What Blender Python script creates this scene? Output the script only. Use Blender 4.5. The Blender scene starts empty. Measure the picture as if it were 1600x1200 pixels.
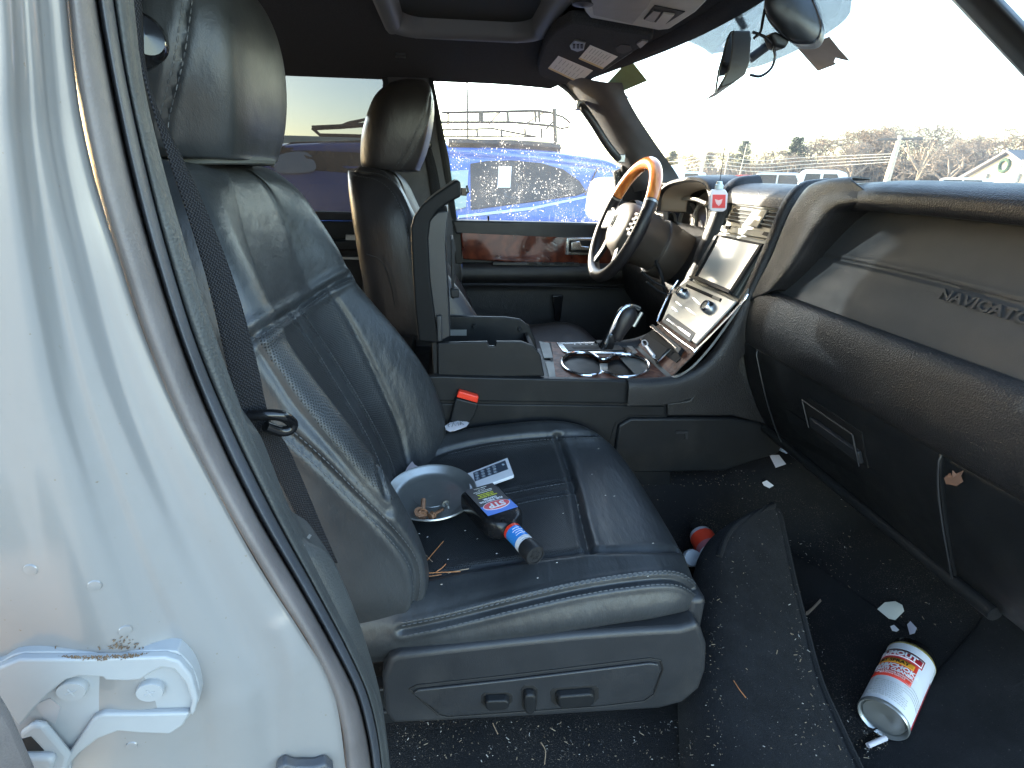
SUN=(-.82,1.,.30); SUN_E=2.4; SKY_E=.15; EXPO=3.35
import bpy, bmesh, math, random
import numpy as np
from mathutils import Vector, Matrix
from mathutils.bvhtree import BVHTree
R=math.radians
random.seed(4)
S=bpy.context.scene
COL=S.collection
# ---------------------------------------------------------------- camera geometry (measured from vanishing points)
FP=840.
def _basis():
    d=lambda x,y:np.array([x-800,-(y-600),-FP],float)
    Y=d(700,270);Y/=np.linalg.norm(Y)
    n=np.cross(d(1200,280),Y);n/=np.linalg.norm(n)
    if n[1]<0:n=-n
    return np.array([np.cross(Y,n),Y,n])
CM=_basis(); CP=np.array([0,-1.32,1.62])
def ray(x,y):
    v=CM@np.array([x-800,-(y-600),-FP]); return v/np.linalg.norm(v)
def Q(px_,py_,**k):
    """point at photo position x,y lying on a vehicle plane x=, y= or z="""
    (a,val),=k.items(); v=ray(px_,py_); i='xyz'.index(a); return CP+v*((val-CP[i])/v[i])
def topx(p):
    c=CM.T@(np.array(p)-CP); return (800+FP*c[0]/-c[2],600-FP*c[1]/-c[2])
# ---------------------------------------------------------------- materials
MATS={}
def nodes(name):
    m=bpy.data.materials.new(name); m.use_nodes=True
    nt=m.node_tree; b=nt.nodes['Principled BSDF']; MATS[name]=m
    return m,nt,b
def N(nt,t,**k):
    n=nt.nodes.new(t)
    for a,v in k.items():
        if a.startswith('i_'):
            key=a[2:]; n.inputs[int(key) if key.isdigit() else key.replace('_',' ')].default_value=v
        else: setattr(n,a,v)
    return n
def mixcol(nt,fac,a,b):
    n=nt.nodes.new('ShaderNodeMix'); n.data_type='RGBA'
    for i,s in ((0,fac),(6,a),(7,b)):
        if hasattr(s,'links'): nt.links.new(s,n.inputs[i])
        elif i==0: n.inputs[0].default_value=s
        else: n.inputs[i].default_value=(*s,1) if len(s)==3 else s
    return n.outputs[2]
def ramp(nt,src,a,b):
    n=N(nt,'ShaderNodeMapRange'); n.inputs[1].default_value=a; n.inputs[2].default_value=b
    nt.links.new(src,n.inputs[0]); return n.outputs[0]
def mathn(nt,op,a,b=0.):
    n=N(nt,'ShaderNodeMath',operation=op)
    for i,s in ((0,a),(1,b)):
        if hasattr(s,'links'): nt.links.new(s,n.inputs[i])
        else: n.inputs[i].default_value=s
    return n.outputs[0]
def coord(nt,kind='Object'): return N(nt,'ShaderNodeTexCoord').outputs[kind]
def noise(nt,scale,detail=3,co=None,rough=.5):
    n=N(nt,'ShaderNodeTexNoise'); n.inputs['Scale'].default_value=scale; n.inputs['Detail'].default_value=detail; n.inputs['Roughness'].default_value=rough
    nt.links.new(co if co is not None else coord(nt),n.inputs['Vector']); return n.outputs['Fac']
def voro(nt,scale,feature='F1',co=None):
    n=N(nt,'ShaderNodeTexVoronoi',feature=feature); n.inputs['Scale'].default_value=scale
    nt.links.new(co if co is not None else coord(nt),n.inputs['Vector']); return n.outputs['Distance']
def bump(nt,b,srcs):
    """srcs: list of (socket, strength, distance)"""
    prev=None
    for s,st,di in srcs:
        n=N(nt,'ShaderNodeBump'); n.inputs['Strength'].default_value=st; n.inputs['Distance'].default_value=di
        nt.links.new(s,n.inputs['Height'])
        if prev is not None: nt.links.new(prev,n.inputs['Normal'])
        prev=n.outputs[0]
    nt.links.new(prev,b.inputs['Normal'])
def simple(name,col,rough=.5,metal=0.,grain=None,var=0.,spec=.5,coat=0.,dirt=0.):
    m,nt,b=nodes(name)
    b.inputs['Roughness'].default_value=rough; b.inputs['Metallic'].default_value=metal
    b.inputs['Specular IOR Level'].default_value=spec
    if coat: b.inputs['Coat Weight'].default_value=coat; b.inputs['Coat Roughness'].default_value=.05
    c=tuple(col)
    if var:
        f=ramp(nt,noise(nt,14,5),.3,.7)
        o=mixcol(nt,f,tuple(x*(1-var) for x in c),tuple(min(1,x*(1+var)) for x in c))
        nt.links.new(o,b.inputs['Base Color'])
        r=N(nt,'ShaderNodeMapRange'); r.inputs[3].default_value=max(0,rough-.1*min(1,rough/.4)); r.inputs[4].default_value=min(1,rough+.12)
        nt.links.new(noise(nt,35,6),r.inputs[0]); nt.links.new(r.outputs[0],b.inputs['Roughness'])
    else: b.inputs['Base Color'].default_value=(*c,1)
    if dirt:
        f=ramp(nt,noise(nt,9,8,rough=.7),.52,.8)
        f=mathn(nt,'MULTIPLY',f,dirt)
        src=o if var else c
        o2=mixcol(nt,f,src,(.30,.27,.23)); nt.links.new(o2,b.inputs['Base Color'])
    if grain: bump(nt,b,[(voro(nt,grain[0]),grain[1],grain[2])])
    return m
def leather(name,col=(.018,.021,.025),rough=.36,perf=False,wrinkle=.3):
    m,nt,b=nodes(name)
    r=N(nt,'ShaderNodeMapRange'); r.inputs[3].default_value=rough-.07; r.inputs[4].default_value=rough+.14
    nt.links.new(noise(nt,12,6,rough=.65),r.inputs[0]); nt.links.new(r.outputs[0],b.inputs['Roughness'])
    cc=mixcol(nt,ramp(nt,noise(nt,6,6),.35,.7),col,tuple(x*1.8+.003 for x in col))
    mp=N(nt,'ShaderNodeMapping'); mp.inputs['Scale'].default_value=(1,1,1)
    nt.links.new(coord(nt),mp.inputs[0])
    mp2=N(nt,'ShaderNodeMapping'); mp2.inputs['Scale'].default_value=(18,5,9); mp2.inputs['Rotation'].default_value=(.3,.4,.5); nt.links.new(coord(nt),mp2.inputs[0])
    wr=noise(nt,2.2,5,mp2.outputs[0],.55)
    bs=[(wr,wrinkle,.005),(noise(nt,9,4,mp2.outputs[0],.5),wrinkle*.6,.0012),(voro(nt,520),.22,.0006)]
    if perf:
        uv=coord(nt,'UV'); sx=N(nt,'ShaderNodeSeparateXYZ'); nt.links.new(uv,sx.inputs[0])
        u=mathn(nt,'MULTIPLY',sx.outputs[0],250.); v=mathn(nt,'MULTIPLY',sx.outputs[1],250.)
        fu=mathn(nt,'SUBTRACT',mathn(nt,'FRACT',u),.5); fv=mathn(nt,'SUBTRACT',mathn(nt,'FRACT',mathn(nt,'ADD',v,mathn(nt,'MULTIPLY',mathn(nt,'FLOOR',u),.5))),.5)
        d=mathn(nt,'SQRT',mathn(nt,'ADD',mathn(nt,'MULTIPLY',fu,fu),mathn(nt,'MULTIPLY',fv,fv)))
        hole=ramp(nt,d,.18,.32)
        cc=mixcol(nt,hole,(.002,.002,.002),cc); bs.append((hole,.9,.0012))
    nt.links.new(cc,b.inputs['Base Color']); bump(nt,b,bs)
    return m
def glass(name,tint=(.85,.9,.9),dust=.05,spec=.08,speck=False,dustcol=(.75,.72,.66)):
    m=bpy.data.materials.new(name); m.use_nodes=True; nt=m.node_tree; nt.nodes.clear(); MATS[name]=m
    out=N(nt,'ShaderNodeOutputMaterial'); t=N(nt,'ShaderNodeBsdfTransparent'); t.inputs[0].default_value=(*tint,1)
    g=N(nt,'ShaderNodeBsdfGlossy'); g.inputs['Roughness'].default_value=.02
    fr=N(nt,'ShaderNodeFresnel'); fr.inputs[0].default_value=1.45
    mx=N(nt,'ShaderNodeMixShader'); nt.links.new(mathn(nt,'MULTIPLY',fr.outputs[0],.9),mx.inputs[0]); nt.links.new(t.outputs[0],mx.inputs[1]); nt.links.new(g.outputs[0],mx.inputs[2])
    d=N(nt,'ShaderNodeBsdfDiffuse'); d.inputs[0].default_value=(*dustcol,1)
    tr=N(nt,'ShaderNodeBsdfTranslucent'); tr.inputs[0].default_value=(*dustcol,1)
    ad=N(nt,'ShaderNodeMixShader'); ad.inputs[0].default_value=.6; nt.links.new(d.outputs[0],ad.inputs[1]); nt.links.new(tr.outputs[0],ad.inputs[2])
    f=mathn(nt,'MULTIPLY',noise(nt,5,6,rough=.6),2*dust)
    if speck:
        mp=N(nt,'ShaderNodeMapping'); mp.inputs['Scale'].default_value=(1,1,.65); nt.links.new(coord(nt),mp.inputs[0])
        v=voro(nt,135,co=mp.outputs[0]); sp=ramp(nt,v,.27,.15)
        gate=ramp(nt,noise(nt,22,3),.47,.56); sp=mathn(nt,'MULTIPLY',sp,gate)
        v2=voro(nt,320,co=mp.outputs[0]); sp2=mathn(nt,'MULTIPLY',ramp(nt,v2,.28,.16),ramp(nt,noise(nt,13,3),.5,.6))
        hz=N(nt,'ShaderNodeSeparateXYZ'); nt.links.new(coord(nt),hz.inputs[0])
        low=ramp(nt,hz.outputs[2],1.86,1.70)
        mp3=N(nt,'ShaderNodeMapping'); mp3.inputs['Scale'].default_value=(70,70,3); nt.links.new(coord(nt),mp3.inputs[0])
        streak=mathn(nt,'MULTIPLY',ramp(nt,noise(nt,1.5,3,mp3.outputs[0]),.58,.75),ramp(nt,hz.outputs[2],1.60,1.42))
        tot=mathn(nt,'MULTIPLY',mathn(nt,'MAXIMUM',sp,mathn(nt,'MULTIPLY',sp2,.8)),mathn(nt,'MULTIPLY',low,.7))
        f=mathn(nt,'MAXIMUM',f,tot); f=mathn(nt,'MAXIMUM',f,mathn(nt,'MULTIPLY',streak,.4))
    m2=N(nt,'ShaderNodeMixShader'); nt.links.new(f,m2.inputs[0]); nt.links.new(mx.outputs[0],m2.inputs[1]); nt.links.new(ad.outputs[0],m2.inputs[2])
    nt.links.new(m2.outputs[0],out.inputs[0]); return m
# ---------------------------------------------------------------- mesh helpers
def tag(o,label=None,cat=None,group=None,kind=None):
    if label:o['label']=label
    if cat:o['category']=cat
    if group:o['group']=group
    if kind:o['kind']=kind
    return o
def empty(name,loc,label=None,cat=None,group=None):
    o=bpy.data.objects.new(name,None); COL.objects.link(o); o.location=tuple(loc); o.empty_display_size=.05
    return tag(o,label,cat,group)
def link(o,parent):
    COL.objects.link(o)
    if parent is not None:
        o.parent=parent; o.matrix_parent_inverse=wm(parent).inverted()
def wm(o):
    m=Matrix.LocRotScale(o.location,o.rotation_euler,o.scale)
    if o.parent is not None: return wm(o.parent)@o.matrix_parent_inverse@m
    return m
def build(name,verts,faces,mat,parent=None,smooth=40,uv=None,mi=None,bevel=0,solid=0,sub=0,seg=3,off=-1):
    me=bpy.data.meshes.new(name); me.from_pydata([tuple(map(float,v)) for v in verts],[],[tuple(f) for f in faces]); me.update()
    for m in (mat if isinstance(mat,(list,tuple)) else [mat]): me.materials.append(m)
    if mi is not None: me.polygons.foreach_set('material_index',mi)
    if uv is not None:
        l=me.uv_layers.new(name='UVMap'); idx=np.zeros(len(me.loops),int); me.loops.foreach_get('vertex_index',idx)
        l.data.foreach_set('uv',np.asarray(uv)[idx].ravel())
    o=bpy.data.objects.new(name,me); link(o,parent)
    if smooth is not None: sm(me,smooth)
    if solid:
        s=o.modifiers.new('s','SOLIDIFY'); s.thickness=solid; s.offset=off
    if bevel:
        b=o.modifiers.new('b','BEVEL'); b.width=bevel; b.segments=seg; b.limit_method='ANGLE'; b.angle_limit=R(35)
        b.harden_normals=False
    if sub:
        b=o.modifiers.new('u','SUBSURF'); b.levels=sub; b.render_levels=sub
    return o
def sm(me,ang=40):
    me.polygons.foreach_set('use_smooth',[True]*len(me.polygons))
    me.set_sharp_from_angle(angle=R(ang))
class MB:
    def __init__(s): s.v=[];s.f=[];s.m=[];s.cur=0
    def add(s,vs,fs):
        n=len(s.v); s.v+= [np.array(v,float) for v in vs]; s.f+=[tuple(i+n for i in f) for f in fs]; s.m+=[s.cur]*len(fs)
    def box(s,c,d,rot=None):
        d=np.array(d)/2; vs=[np.array([x,y,z])*d for x in(-1,1) for y in(-1,1) for z in(-1,1)]
        if rot is not None: Rm=np.array(rot); vs=[Rm@v for v in vs]
        s.add([v+np.array(c) for v in vs],[(0,1,3,2),(4,6,7,5),(0,4,5,1),(2,3,7,6),(0,2,6,4),(1,5,7,3)])
    def tube(s,pts,r,n=8,closed=False,cap=True):
        pts=[np.array(p,float) for p in pts]; m=len(pts); rr=r if hasattr(r,'__len__') else [r]*m
        prev=None; base=len(s.v); vs=[]
        for i,p in enumerate(pts):
            if closed: t=pts[(i+1)%m]-pts[i-1]
            else: t=pts[min(i+1,m-1)]-pts[max(i-1,0)]
            t=t/(np.linalg.norm(t)+1e-12)
            if prev is None:
                a=np.array([0,0,1.]) if abs(t[2])<.9 else np.array([1.,0,0]); u=np.cross(t,a)
            else: u=prev-t*np.dot(prev,t)
            u/=np.linalg.norm(u)+1e-12; prev=u; w=np.cross(t,u)
            for k in range(n):
                a=2*math.pi*k/n; vs.append(p+rr[i]*(math.cos(a)*u+math.sin(a)*w))
        fs=[]
        for i in range(m if closed else m-1):
            j=(i+1)%m
            for k in range(n): fs.append((i*n+k,i*n+(k+1)%n,j*n+(k+1)%n,j*n+k))
        if cap and not closed: fs.append(tuple(range(n))[::-1]); fs.append(tuple((m-1)*n+k for k in range(n)))
        s.add(vs,fs)
    def lathe(s,prof,o,ax,n=32):
        """prof: (r,h) list; revolved about axis ax from o"""
        ax=np.array(ax,float); ax/=np.linalg.norm(ax); a=np.array([0,0,1.]) if abs(ax[2])<.9 else np.array([1.,0,0])
        u=np.cross(ax,a);u/=np.linalg.norm(u);w=np.cross(ax,u); o=np.array(o,float); vs=[]
        for r,h in prof:
            for k in range(n):
                t=2*math.pi*k/n; vs.append(o+ax*h+max(r,1e-5)*(math.cos(t)*u+math.sin(t)*w))
        fs=[(i*n+k,i*n+(k+1)%n,(i+1)*n+(k+1)%n,(i+1)*n+k) for i in range(len(prof)-1) for k in range(n)]
        s.add(vs,fs)
    def prism(s,poly,d):
        """poly: 3-D points; extruded by vector d"""
        n=len(poly); poly=[np.array(p,float) for p in poly]; d=np.array(d,float)
        s.add(poly+[p+d for p in poly],[tuple(range(n)),tuple(range(2*n-1,n-1,-1))]+[(i,n+i,n+(i+1)%n,(i+1)%n) for i in range(n)])
    def build(s,name,mat,parent=None,**k):
        if not k.pop('raw',False):
            o=build(name,s.v,s.f,mat,parent,mi=s.m if isinstance(mat,(list,tuple)) else None,**k)
            bm=bmesh.new(); bm.from_mesh(o.data); bmesh.ops.recalc_face_normals(bm,faces=bm.faces); bm.to_mesh(o.data); bm.free()
            return o
        return build(name,s.v,s.f,mat,parent,mi=s.m if isinstance(mat,(list,tuple)) else None,**k)
def cr(pts,n,closed=False):
    """smooth curve through pts, n samples evenly by chord"""
    P=np.array([np.array(p,float) for p in pts])
    if len(P)==2: return np.array([P[0]+(P[1]-P[0])*t for t in np.linspace(0,1,n)])
    if closed: P=np.vstack([P[-1],P,P[0],P[1]])
    else: P=np.vstack([2*P[0]-P[1],P,2*P[-1]-P[-2]])
    out=[]
    for i in range(1,len(P)-2):
        p0,p1,p2,p3=P[i-1:i+3]
        for t in np.linspace(0,1,16,endpoint=False):
            out.append(.5*((2*p1)+(-p0+p2)*t+(2*p0-5*p1+4*p2-p3)*t*t+(-p0+3*p1-3*p2+p3)*t**3))
    out.append(P[-2]); out=np.array(out)
    s=np.concatenate([[0],np.cumsum(np.linalg.norm(np.diff(out,axis=0),axis=1))]); t=np.linspace(0,s[-1],n,endpoint=not closed)
    return np.array([[np.interp(a,s,out[:,k]) for k in range(out.shape[1])] for a in t])
def crp(pts,n):
    """catmull-rom by parameter (keeps control correspondence)"""
    P=np.array(pts,float); m=len(P)
    if m==2: return np.array([P[0]+(P[1]-P[0])*t for t in np.linspace(0,1,n)])
    Pe=np.vstack([2*P[0]-P[1],P,2*P[-1]-P[-2]]); out=[]
    for t in np.linspace(0,m-1,n):
        i=min(int(t),m-2); f=t-i; p0,p1,p2,p3=Pe[i:i+4]
        out.append(.5*((2*p1)+(-p0+p2)*f+(2*p0-5*p1+4*p2-p3)*f*f+(-p0+3*p1-3*p2+p3)*f**3))
    return np.array(out)
def loft(rows,nu,nv,byparam=False,lin=False):
    A=[(crp if byparam else cr)(r,nu) for r in rows]; A=np.array(A)
    G=[]
    for j in range(nu):
        if lin:
            col=A[:,j]; t=np.linspace(0,len(rows)-1,nv); G.append(np.array([[np.interp(a,range(len(rows)),col[:,k]) for k in range(3)] for a in t]))
        else: G.append(crp(A[:,j],nv))
    return np.array(G).transpose(1,0,2)   # [nv][nu]
def gnorm(G):
    du=np.gradient(G,axis=1); dv=np.gradient(G,axis=0); n=np.cross(du,dv); return n/(np.linalg.norm(n,axis=2,keepdims=True)+1e-12)
class Surf:
    """a grid surface; flip so that its normals face 'toward'"""
    def __init__(s,G,toward=None):
        s.G=np.array(G); s.n=gnorm(s.G); s.flip=False
        if toward is not None:
            c=s.G[s.G.shape[0]//2,s.G.shape[1]//2]; nn=s.n[s.G.shape[0]//2,s.G.shape[1]//2]
            if np.dot(nn,np.array(toward)-c)<0: s.flip=True; s.n=-s.n
        s.matmask=None; s.bvh=None
    def faces(s):
        a,b=s.G.shape[:2]; f=[]
        for i in range(a-1):
            for j in range(b-1):
                q=(i*b+j,i*b+j+1,(i+1)*b+j+1,(i+1)*b+j); f.append(q[::-1] if s.flip else q)
        return f
    def tree(s):
        if s.bvh is None: s.bvh=BVHTree.FromPolygons([Vector(v) for v in s.G.reshape(-1,3)],s.faces())
        return s.bvh
    def hit(s,x,y):
        h=s.tree().ray_cast(Vector(CP),Vector(ray(x,y)))
        if h[0] is None: return None
        n=np.array(h[1]); d=ray(x,y)
        if np.dot(n,d)>0:n=-n
        return np.array(h[0]),n
    def line(s,px,n=40):
        px=cr(px,n) if n else np.array(px); out=[]
        for x,y in px:
            h=s.hit(x,y)
            if h: out.append(h)
        return out
    def groove(s,px,depth=.004,width=.005,ridge=0.,n=60,n0=None):
        s.tree(); L=[h[0] for h in s.line(px,n)]
        if len(L)<2: return L
        s.groove3(L,depth,width,ridge); return L
    def groove3(s,L,depth,width,ridge=0.):
        V=s.G.reshape(-1,3); A=np.array(L[:-1]);B=np.array(L[1:]); best=np.full(len(V),9.)
        for a,b in zip(A,B):
            ab=b-a; t=np.clip(((V-a)@ab)/(ab@ab+1e-12),0,1); d=np.linalg.norm(V-(a+t[:,None]*ab),axis=1); best=np.minimum(best,d)
        w=width; dz=-depth*np.exp(-(best/w)**2)+ridge*np.exp(-((best-2.2*w)/(1.3*w))**2)
        s.G=(V+s.n.reshape(-1,3)*dz[:,None]).reshape(s.G.shape)
    def mask(s,pxpoly,idx):
        """faces whose centre projects into the photo polygon and faces the camera get material idx"""
        a,b=s.G.shape[:2]
        if s.matmask is None: s.matmask=np.zeros((a-1,b-1),int)
        C=(s.G[:-1,:-1]+s.G[1:,1:])/2; n=s.n[:-1,:-1]
        P=np.array(pxpoly,float)
        for i in range(a-1):
            for j in range(b-1):
                if np.dot(n[i,j],C[i,j]-CP)>0: continue
                x,y=topx(C[i,j]); ins=False; k=len(P)-1
                for q in range(len(P)):
                    if (P[q,1]>y)!=(P[k,1]>y) and x<(P[k,0]-P[q,0])*(y-P[q,1])/(P[k,1]-P[q,1])+P[q,0]: ins=not ins
                    k=q
                if ins: s.matmask[i,j]=idx
    def build(s,name,mat,parent=None,**k):
        a,b=s.G.shape[:2]
        du=np.concatenate([np.zeros((a,1)),np.cumsum(np.linalg.norm(np.diff(s.G,axis=1),axis=2),axis=1)],axis=1)
        dv=np.concatenate([np.zeros((1,b)),np.cumsum(np.linalg.norm(np.diff(s.G,axis=0),axis=2),axis=0)],axis=0)
        uv=np.stack([du,dv],-1).reshape(-1,2)
        mi=None if s.matmask is None else s.matmask.ravel()
        s.bvh=None
        k.setdefault('smooth',60)
        return build(name,s.G.reshape(-1,3),s.faces(),mat,parent,uv=uv,mi=mi,**k)
def slab(name,surf,px,h0,h1,mat,parent=None,bevel=0,smoothn=0,taper=0,**k):
    """a plate whose outline follows photo outline px on the surface surf, standing h0..h1 above it"""
    P=cr(px,smoothn,closed=True) if smoothn else px
    H=[surf.hit(x,y) for x,y in P]; H=[h for h in H if h]
    if len(H)<3: print('slab miss',name); return None
    n=sum(h[1] for h in H); n/=np.linalg.norm(n)
    c=sum(h[0] for h in H)/len(H)
    b=[h[0]+n*h0 for h in H]; t=[h[0]+(c-h[0])*taper+n*h1 for h in H]
    m=len(b); f=[tuple(range(m,2*m)),tuple(range(m-1,-1,-1))]+[(i,(i+1)%m,m+(i+1)%m,m+i) for i in range(m)]
    mb=MB(); mb.add(b+t,f); return mb.build(name,mat,parent,bevel=bevel,**k)
def pxline(name,surf,px,r,mat,parent=None,n=40,closed=False,h=0.,sides=6,linear=False):
    if linear:
        P=[]; 
        for a,b in zip(px,px[1:]+([px[0]] if closed else [])):
            for t in np.linspace(0,1,8,endpoint=False): P.append((a[0]+(b[0]-a[0])*t,a[1]+(b[1]-a[1])*t))
        if not closed:P.append(px[-1])
    else: P=cr(px,n,closed=closed)
    H=[surf.hit(x,y) for x,y in P]; L=[a[0]+a[1]*h for a in H if a]
    if len(L)<2: print('line miss',name); return None
    mb=MB(); mb.tube(L,r,sides,closed=closed); return mb.build(name,mat,parent)
def stitches(name,surf,lines,mat,parent,step=.009,length=.0055,r=.0009,lift=.0006):
    """one mesh of thread stitches along photo polylines on a surface"""
    surf.bvh=None; surf.tree()
    for px in lines:
        mb=MB()
        H=surf.line(px,260)
        if len(H)<2: continue
        P=np.array([h[0]+h[1]*lift for h in H]); s=np.concatenate([[0],np.cumsum(np.linalg.norm(np.diff(P,axis=0),axis=1))])
        a=0.
        while a+length<s[-1]:
            p=[np.array([np.interp(t,s,P[:,k]) for k in range(3)]) for t in (a,a+length/2,a+length)]
            mb.tube(p,[r*.6,r,r*.6],5); a+=step
        if mb.v: mb.build(name,mat,parent)
def prismY(name,px,y0,y1,mat,parent=None,bevel=.004,smoothn=0,at=None,**k):
    """outline given in photo pixels on plane y=at (default y0), extruded from y0 to y1"""
    P=cr(px,smoothn,closed=True) if smoothn else px
    L=[Q(x,y,y=y0 if at is None else at) for x,y in P]
    for p in L: p[1]=y0
    mb=MB(); mb.prism(L,(0,y1-y0,0)); return mb.build(name,mat,parent,bevel=bevel,**k)
def cut(obj,cutter):
    m=obj.modifiers.new('c','BOOLEAN'); m.object=cutter; m.operation='DIFFERENCE'; m.solver='EXACT'
    bpy.context.view_layer.update(); dg=bpy.context.evaluated_depsgraph_get()
    me=bpy.data.meshes.new_from_object(obj.evaluated_get(dg)); obj.modifiers.clear(); old=obj.data; obj.data=me; sm(me,35)
    bpy.data.objects.remove(cutter)
def text3(name,body,origin,ux,uy,size,mat,parent=None,extr=.0006,align='CENTER',bold=0.,sx=1.,bend=None,lift=.0):
    """lettering laid at origin with baseline direction ux and up direction uy"""
    cu=bpy.data.curves.new(name,'FONT'); cu.body=body; cu.size=size; cu.extrude=extr; cu.align_x=align; cu.align_y='CENTER'; cu.offset=bold; cu.resolution_u=3
    o=bpy.data.objects.new('tmp_text',cu); COL.objects.link(o)
    bpy.context.view_layer.update(); dg=bpy.context.evaluated_depsgraph_get()
    me=bpy.data.meshes.new_from_object(o.evaluated_get(dg)); bpy.data.objects.remove(o); bpy.data.curves.remove(cu)
    ux=np.array(ux,float);ux/=np.linalg.norm(ux); uy=np.array(uy,float); uy-=ux*np.dot(ux,uy); uy/=np.linalg.norm(uy); uz=np.cross(ux,uy)
    for v in me.vertices:
        c=np.array(v.co); c[0]*=sx
        if bend is not None: p=bend(c[0],c[1],c[2])
        else: p=np.array(origin)+ux*c[0]+uy*c[1]+uz*(c[2]+lift)
        v.co=Vector(p)
    me.name=name; me.materials.clear(); me.materials.append(mat); me.update()
    ob=bpy.data.objects.new(name,me); link(ob,parent); return ob
def copy_tree(o,parent=None,keep=None):
    c=o.copy(); COL.objects.link(c)
    if parent is not None: c.parent=parent
    for ch in [x for x in COL.objects if x.parent==o]: copy_tree(ch,c)
    return c
# ================================================================ MATERIALS
paint,nt,b=nodes('silver_paint'); b.inputs['Base Color'].default_value=(.255,.252,.25,1); b.inputs['Metallic'].default_value=.25; b.inputs['Roughness'].default_value=.28
b.inputs['Coat Weight'].default_value=.8; b.inputs['Coat Roughness'].default_value=.06
_c=mixcol(nt,ramp(nt,noise(nt,260,2),.745,.78),mixcol(nt,mathn(nt,'MULTIPLY',ramp(nt,noise(nt,11,8,rough=.7),.5,.8),.35),(.255,.252,.25),(.21,.203,.192)),(.2,.16,.12)); nt.links.new(_c,b.inputs['Base Color'])
bracketp=simple('bracket_paint',(.29,.305,.32),.42,var=.06,dirt=.4)
rubber=simple('weatherstrip_rubber',(.125,.112,.110),.42,var=.25,grain=(700,.25,.0006),dirt=.12)
rubber2=simple('seal_rubber_smooth',(.060,.064,.074),.36,var=.2,grain=(900,.3,.0005))
trimp=simple('pillar_plastic',(.050,.053,.053),.48,var=.12,grain=(450,.4,.0008),dirt=.08)
plas=simple('black_plastic',(.0105,.0115,.013),.42,var=.15,grain=(800,.35,.0006),dirt=.05,spec=.3)
plasg=simple('grey_plastic',(.021,.0225,.0255),.40,var=.12,grain=(800,.3,.0006),dirt=.06)
dashm=simple('dash_vinyl',(.0155,.0150,.0160),.42,var=.15,grain=(420,.6,.0012),dirt=.05)
dashpanel=simple('dash_panel_vinyl',(.036,.0365,.038),.55,var=.08,grain=(900,.25,.0005))
gloss=simple('gloss_black',(.008,.008,.009),.12,var=.3)
dark=simple('deep_black',(.004,.004,.0045),.7)
SL=(.020,.022,.024)
lea=leather('seat_leather',SL); leaw=leather('seat_leather_creased',SL,wrinkle=.5,rough=.36)
leap=leather('perforated_leather',SL,rough=.42,perf=True,wrinkle=.25)
lead=leather('driver_leather',(.014,.012,.013),.36)
thread=simple('seam_thread',(.055,.060,.066),.5)
carpet,nt,b=nodes('black_carpet'); b.inputs['Roughness'].default_value=.95; b.inputs['Specular IOR Level'].default_value=.15
_f=ramp(nt,noise(nt,5,7,rough=.7),.44,.68); _f2=ramp(nt,noise(nt,420,3),.57,.68)
_c=mixcol(nt,mathn(nt,'MULTIPLY',_f,_f2),(.019,.019,.020),(.15,.125,.10)); nt.links.new(_c,b.inputs['Base Color'])
bump(nt,b,[(noise(nt,600,3),.9,.004)])
matm,nt,b=nodes('mat_carpet'); b.inputs['Roughness'].default_value=.95; b.inputs['Specular IOR Level'].default_value=.2; b.inputs['Sheen Weight'].default_value=.04
_c=mixcol(nt,ramp(nt,noise(nt,7,8,rough=.75),.4,.75),(.010,.0105,.012),(.024,.025,.028))
_c=mixcol(nt,ramp(nt,noise(nt,310,2),.71,.75),_c,(.12,.11,.10)); nt.links.new(_c,b.inputs['Base Color']); bump(nt,b,[(noise(nt,700,3),.8,.003)])
head,nt,b=nodes('headliner_cloth'); b.inputs['Roughness'].default_value=.95; b.inputs['Specular IOR Level'].default_value=.1
_c=mixcol(nt,ramp(nt,noise(nt,400,2),.3,.7),(.036,.036,.039),(.058,.058,.062)); nt.links.new(_c,b.inputs['Base Color']); bump(nt,b,[(noise(nt,900,2),.5,.001)])
chrome=simple('chrome',(.75,.76,.78),.10,1.,var=.03)
satin=simple('satin_metal',(.42,.42,.40),.34,.55,var=.08)
silverp=simple('stack_silver_plastic',(.13,.135,.125),.46,.3,var=.1,grain=(1500,.1,.0003))
steel=simple('tray_steel',(.40,.41,.40),.30,.8,var=.12,dirt=.15)
rust=simple('rusty_steel',(.20,.105,.06),.6,.4,var=.5,grain=(500,.5,.001))
zinc=simple('zinc_steel',(.45,.45,.42),.35,.9,var=.2)
white=simple('white_plastic',(.78,.78,.80),.4,var=.03)
paper=simple('paper_scrap',(.75,.72,.74),.8,var=.08)
beige=simple('beige_plastic',(.30,.28,.25),.5,var=.08)
beige2=simple('beige_plastic_dark',(.18,.165,.15),.5,var=.06)
pillarcloth=simple('pillar_trim_grey',(.075,.075,.08),.75,var=.15,grain=(700,.4,.0006),dirt=.15)
wood,nt,b=nodes('burl_wood'); b.inputs['Roughness'].default_value=.12; b.inputs['Coat Weight'].default_value=1.; b.inputs['Coat Roughness'].default_value=.04
_w=N(nt,'ShaderNodeTexWave'); _w.inputs['Scale'].default_value=5.; _w.inputs['Distortion'].default_value=9.; _w.inputs['Detail'].default_value=4; _w.inputs['Detail Scale'].default_value=2.2; nt.links.new(coord(nt),_w.inputs['Vector'])
_c=mixcol(nt,_w.outputs['Fac'],(.075,.015,.008),(.14,.034,.016)); _c=mixcol(nt,mathn(nt,'MULTIPLY',ramp(nt,noise(nt,30,6),.45,.7),.5),_c,(.04,.009,.006)); nt.links.new(_c,b.inputs['Base Color'])
wood2,nt,b=nodes('console_wood'); b.inputs['Roughness'].default_value=.5; b.inputs['Specular IOR Level'].default_value=.3
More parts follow.
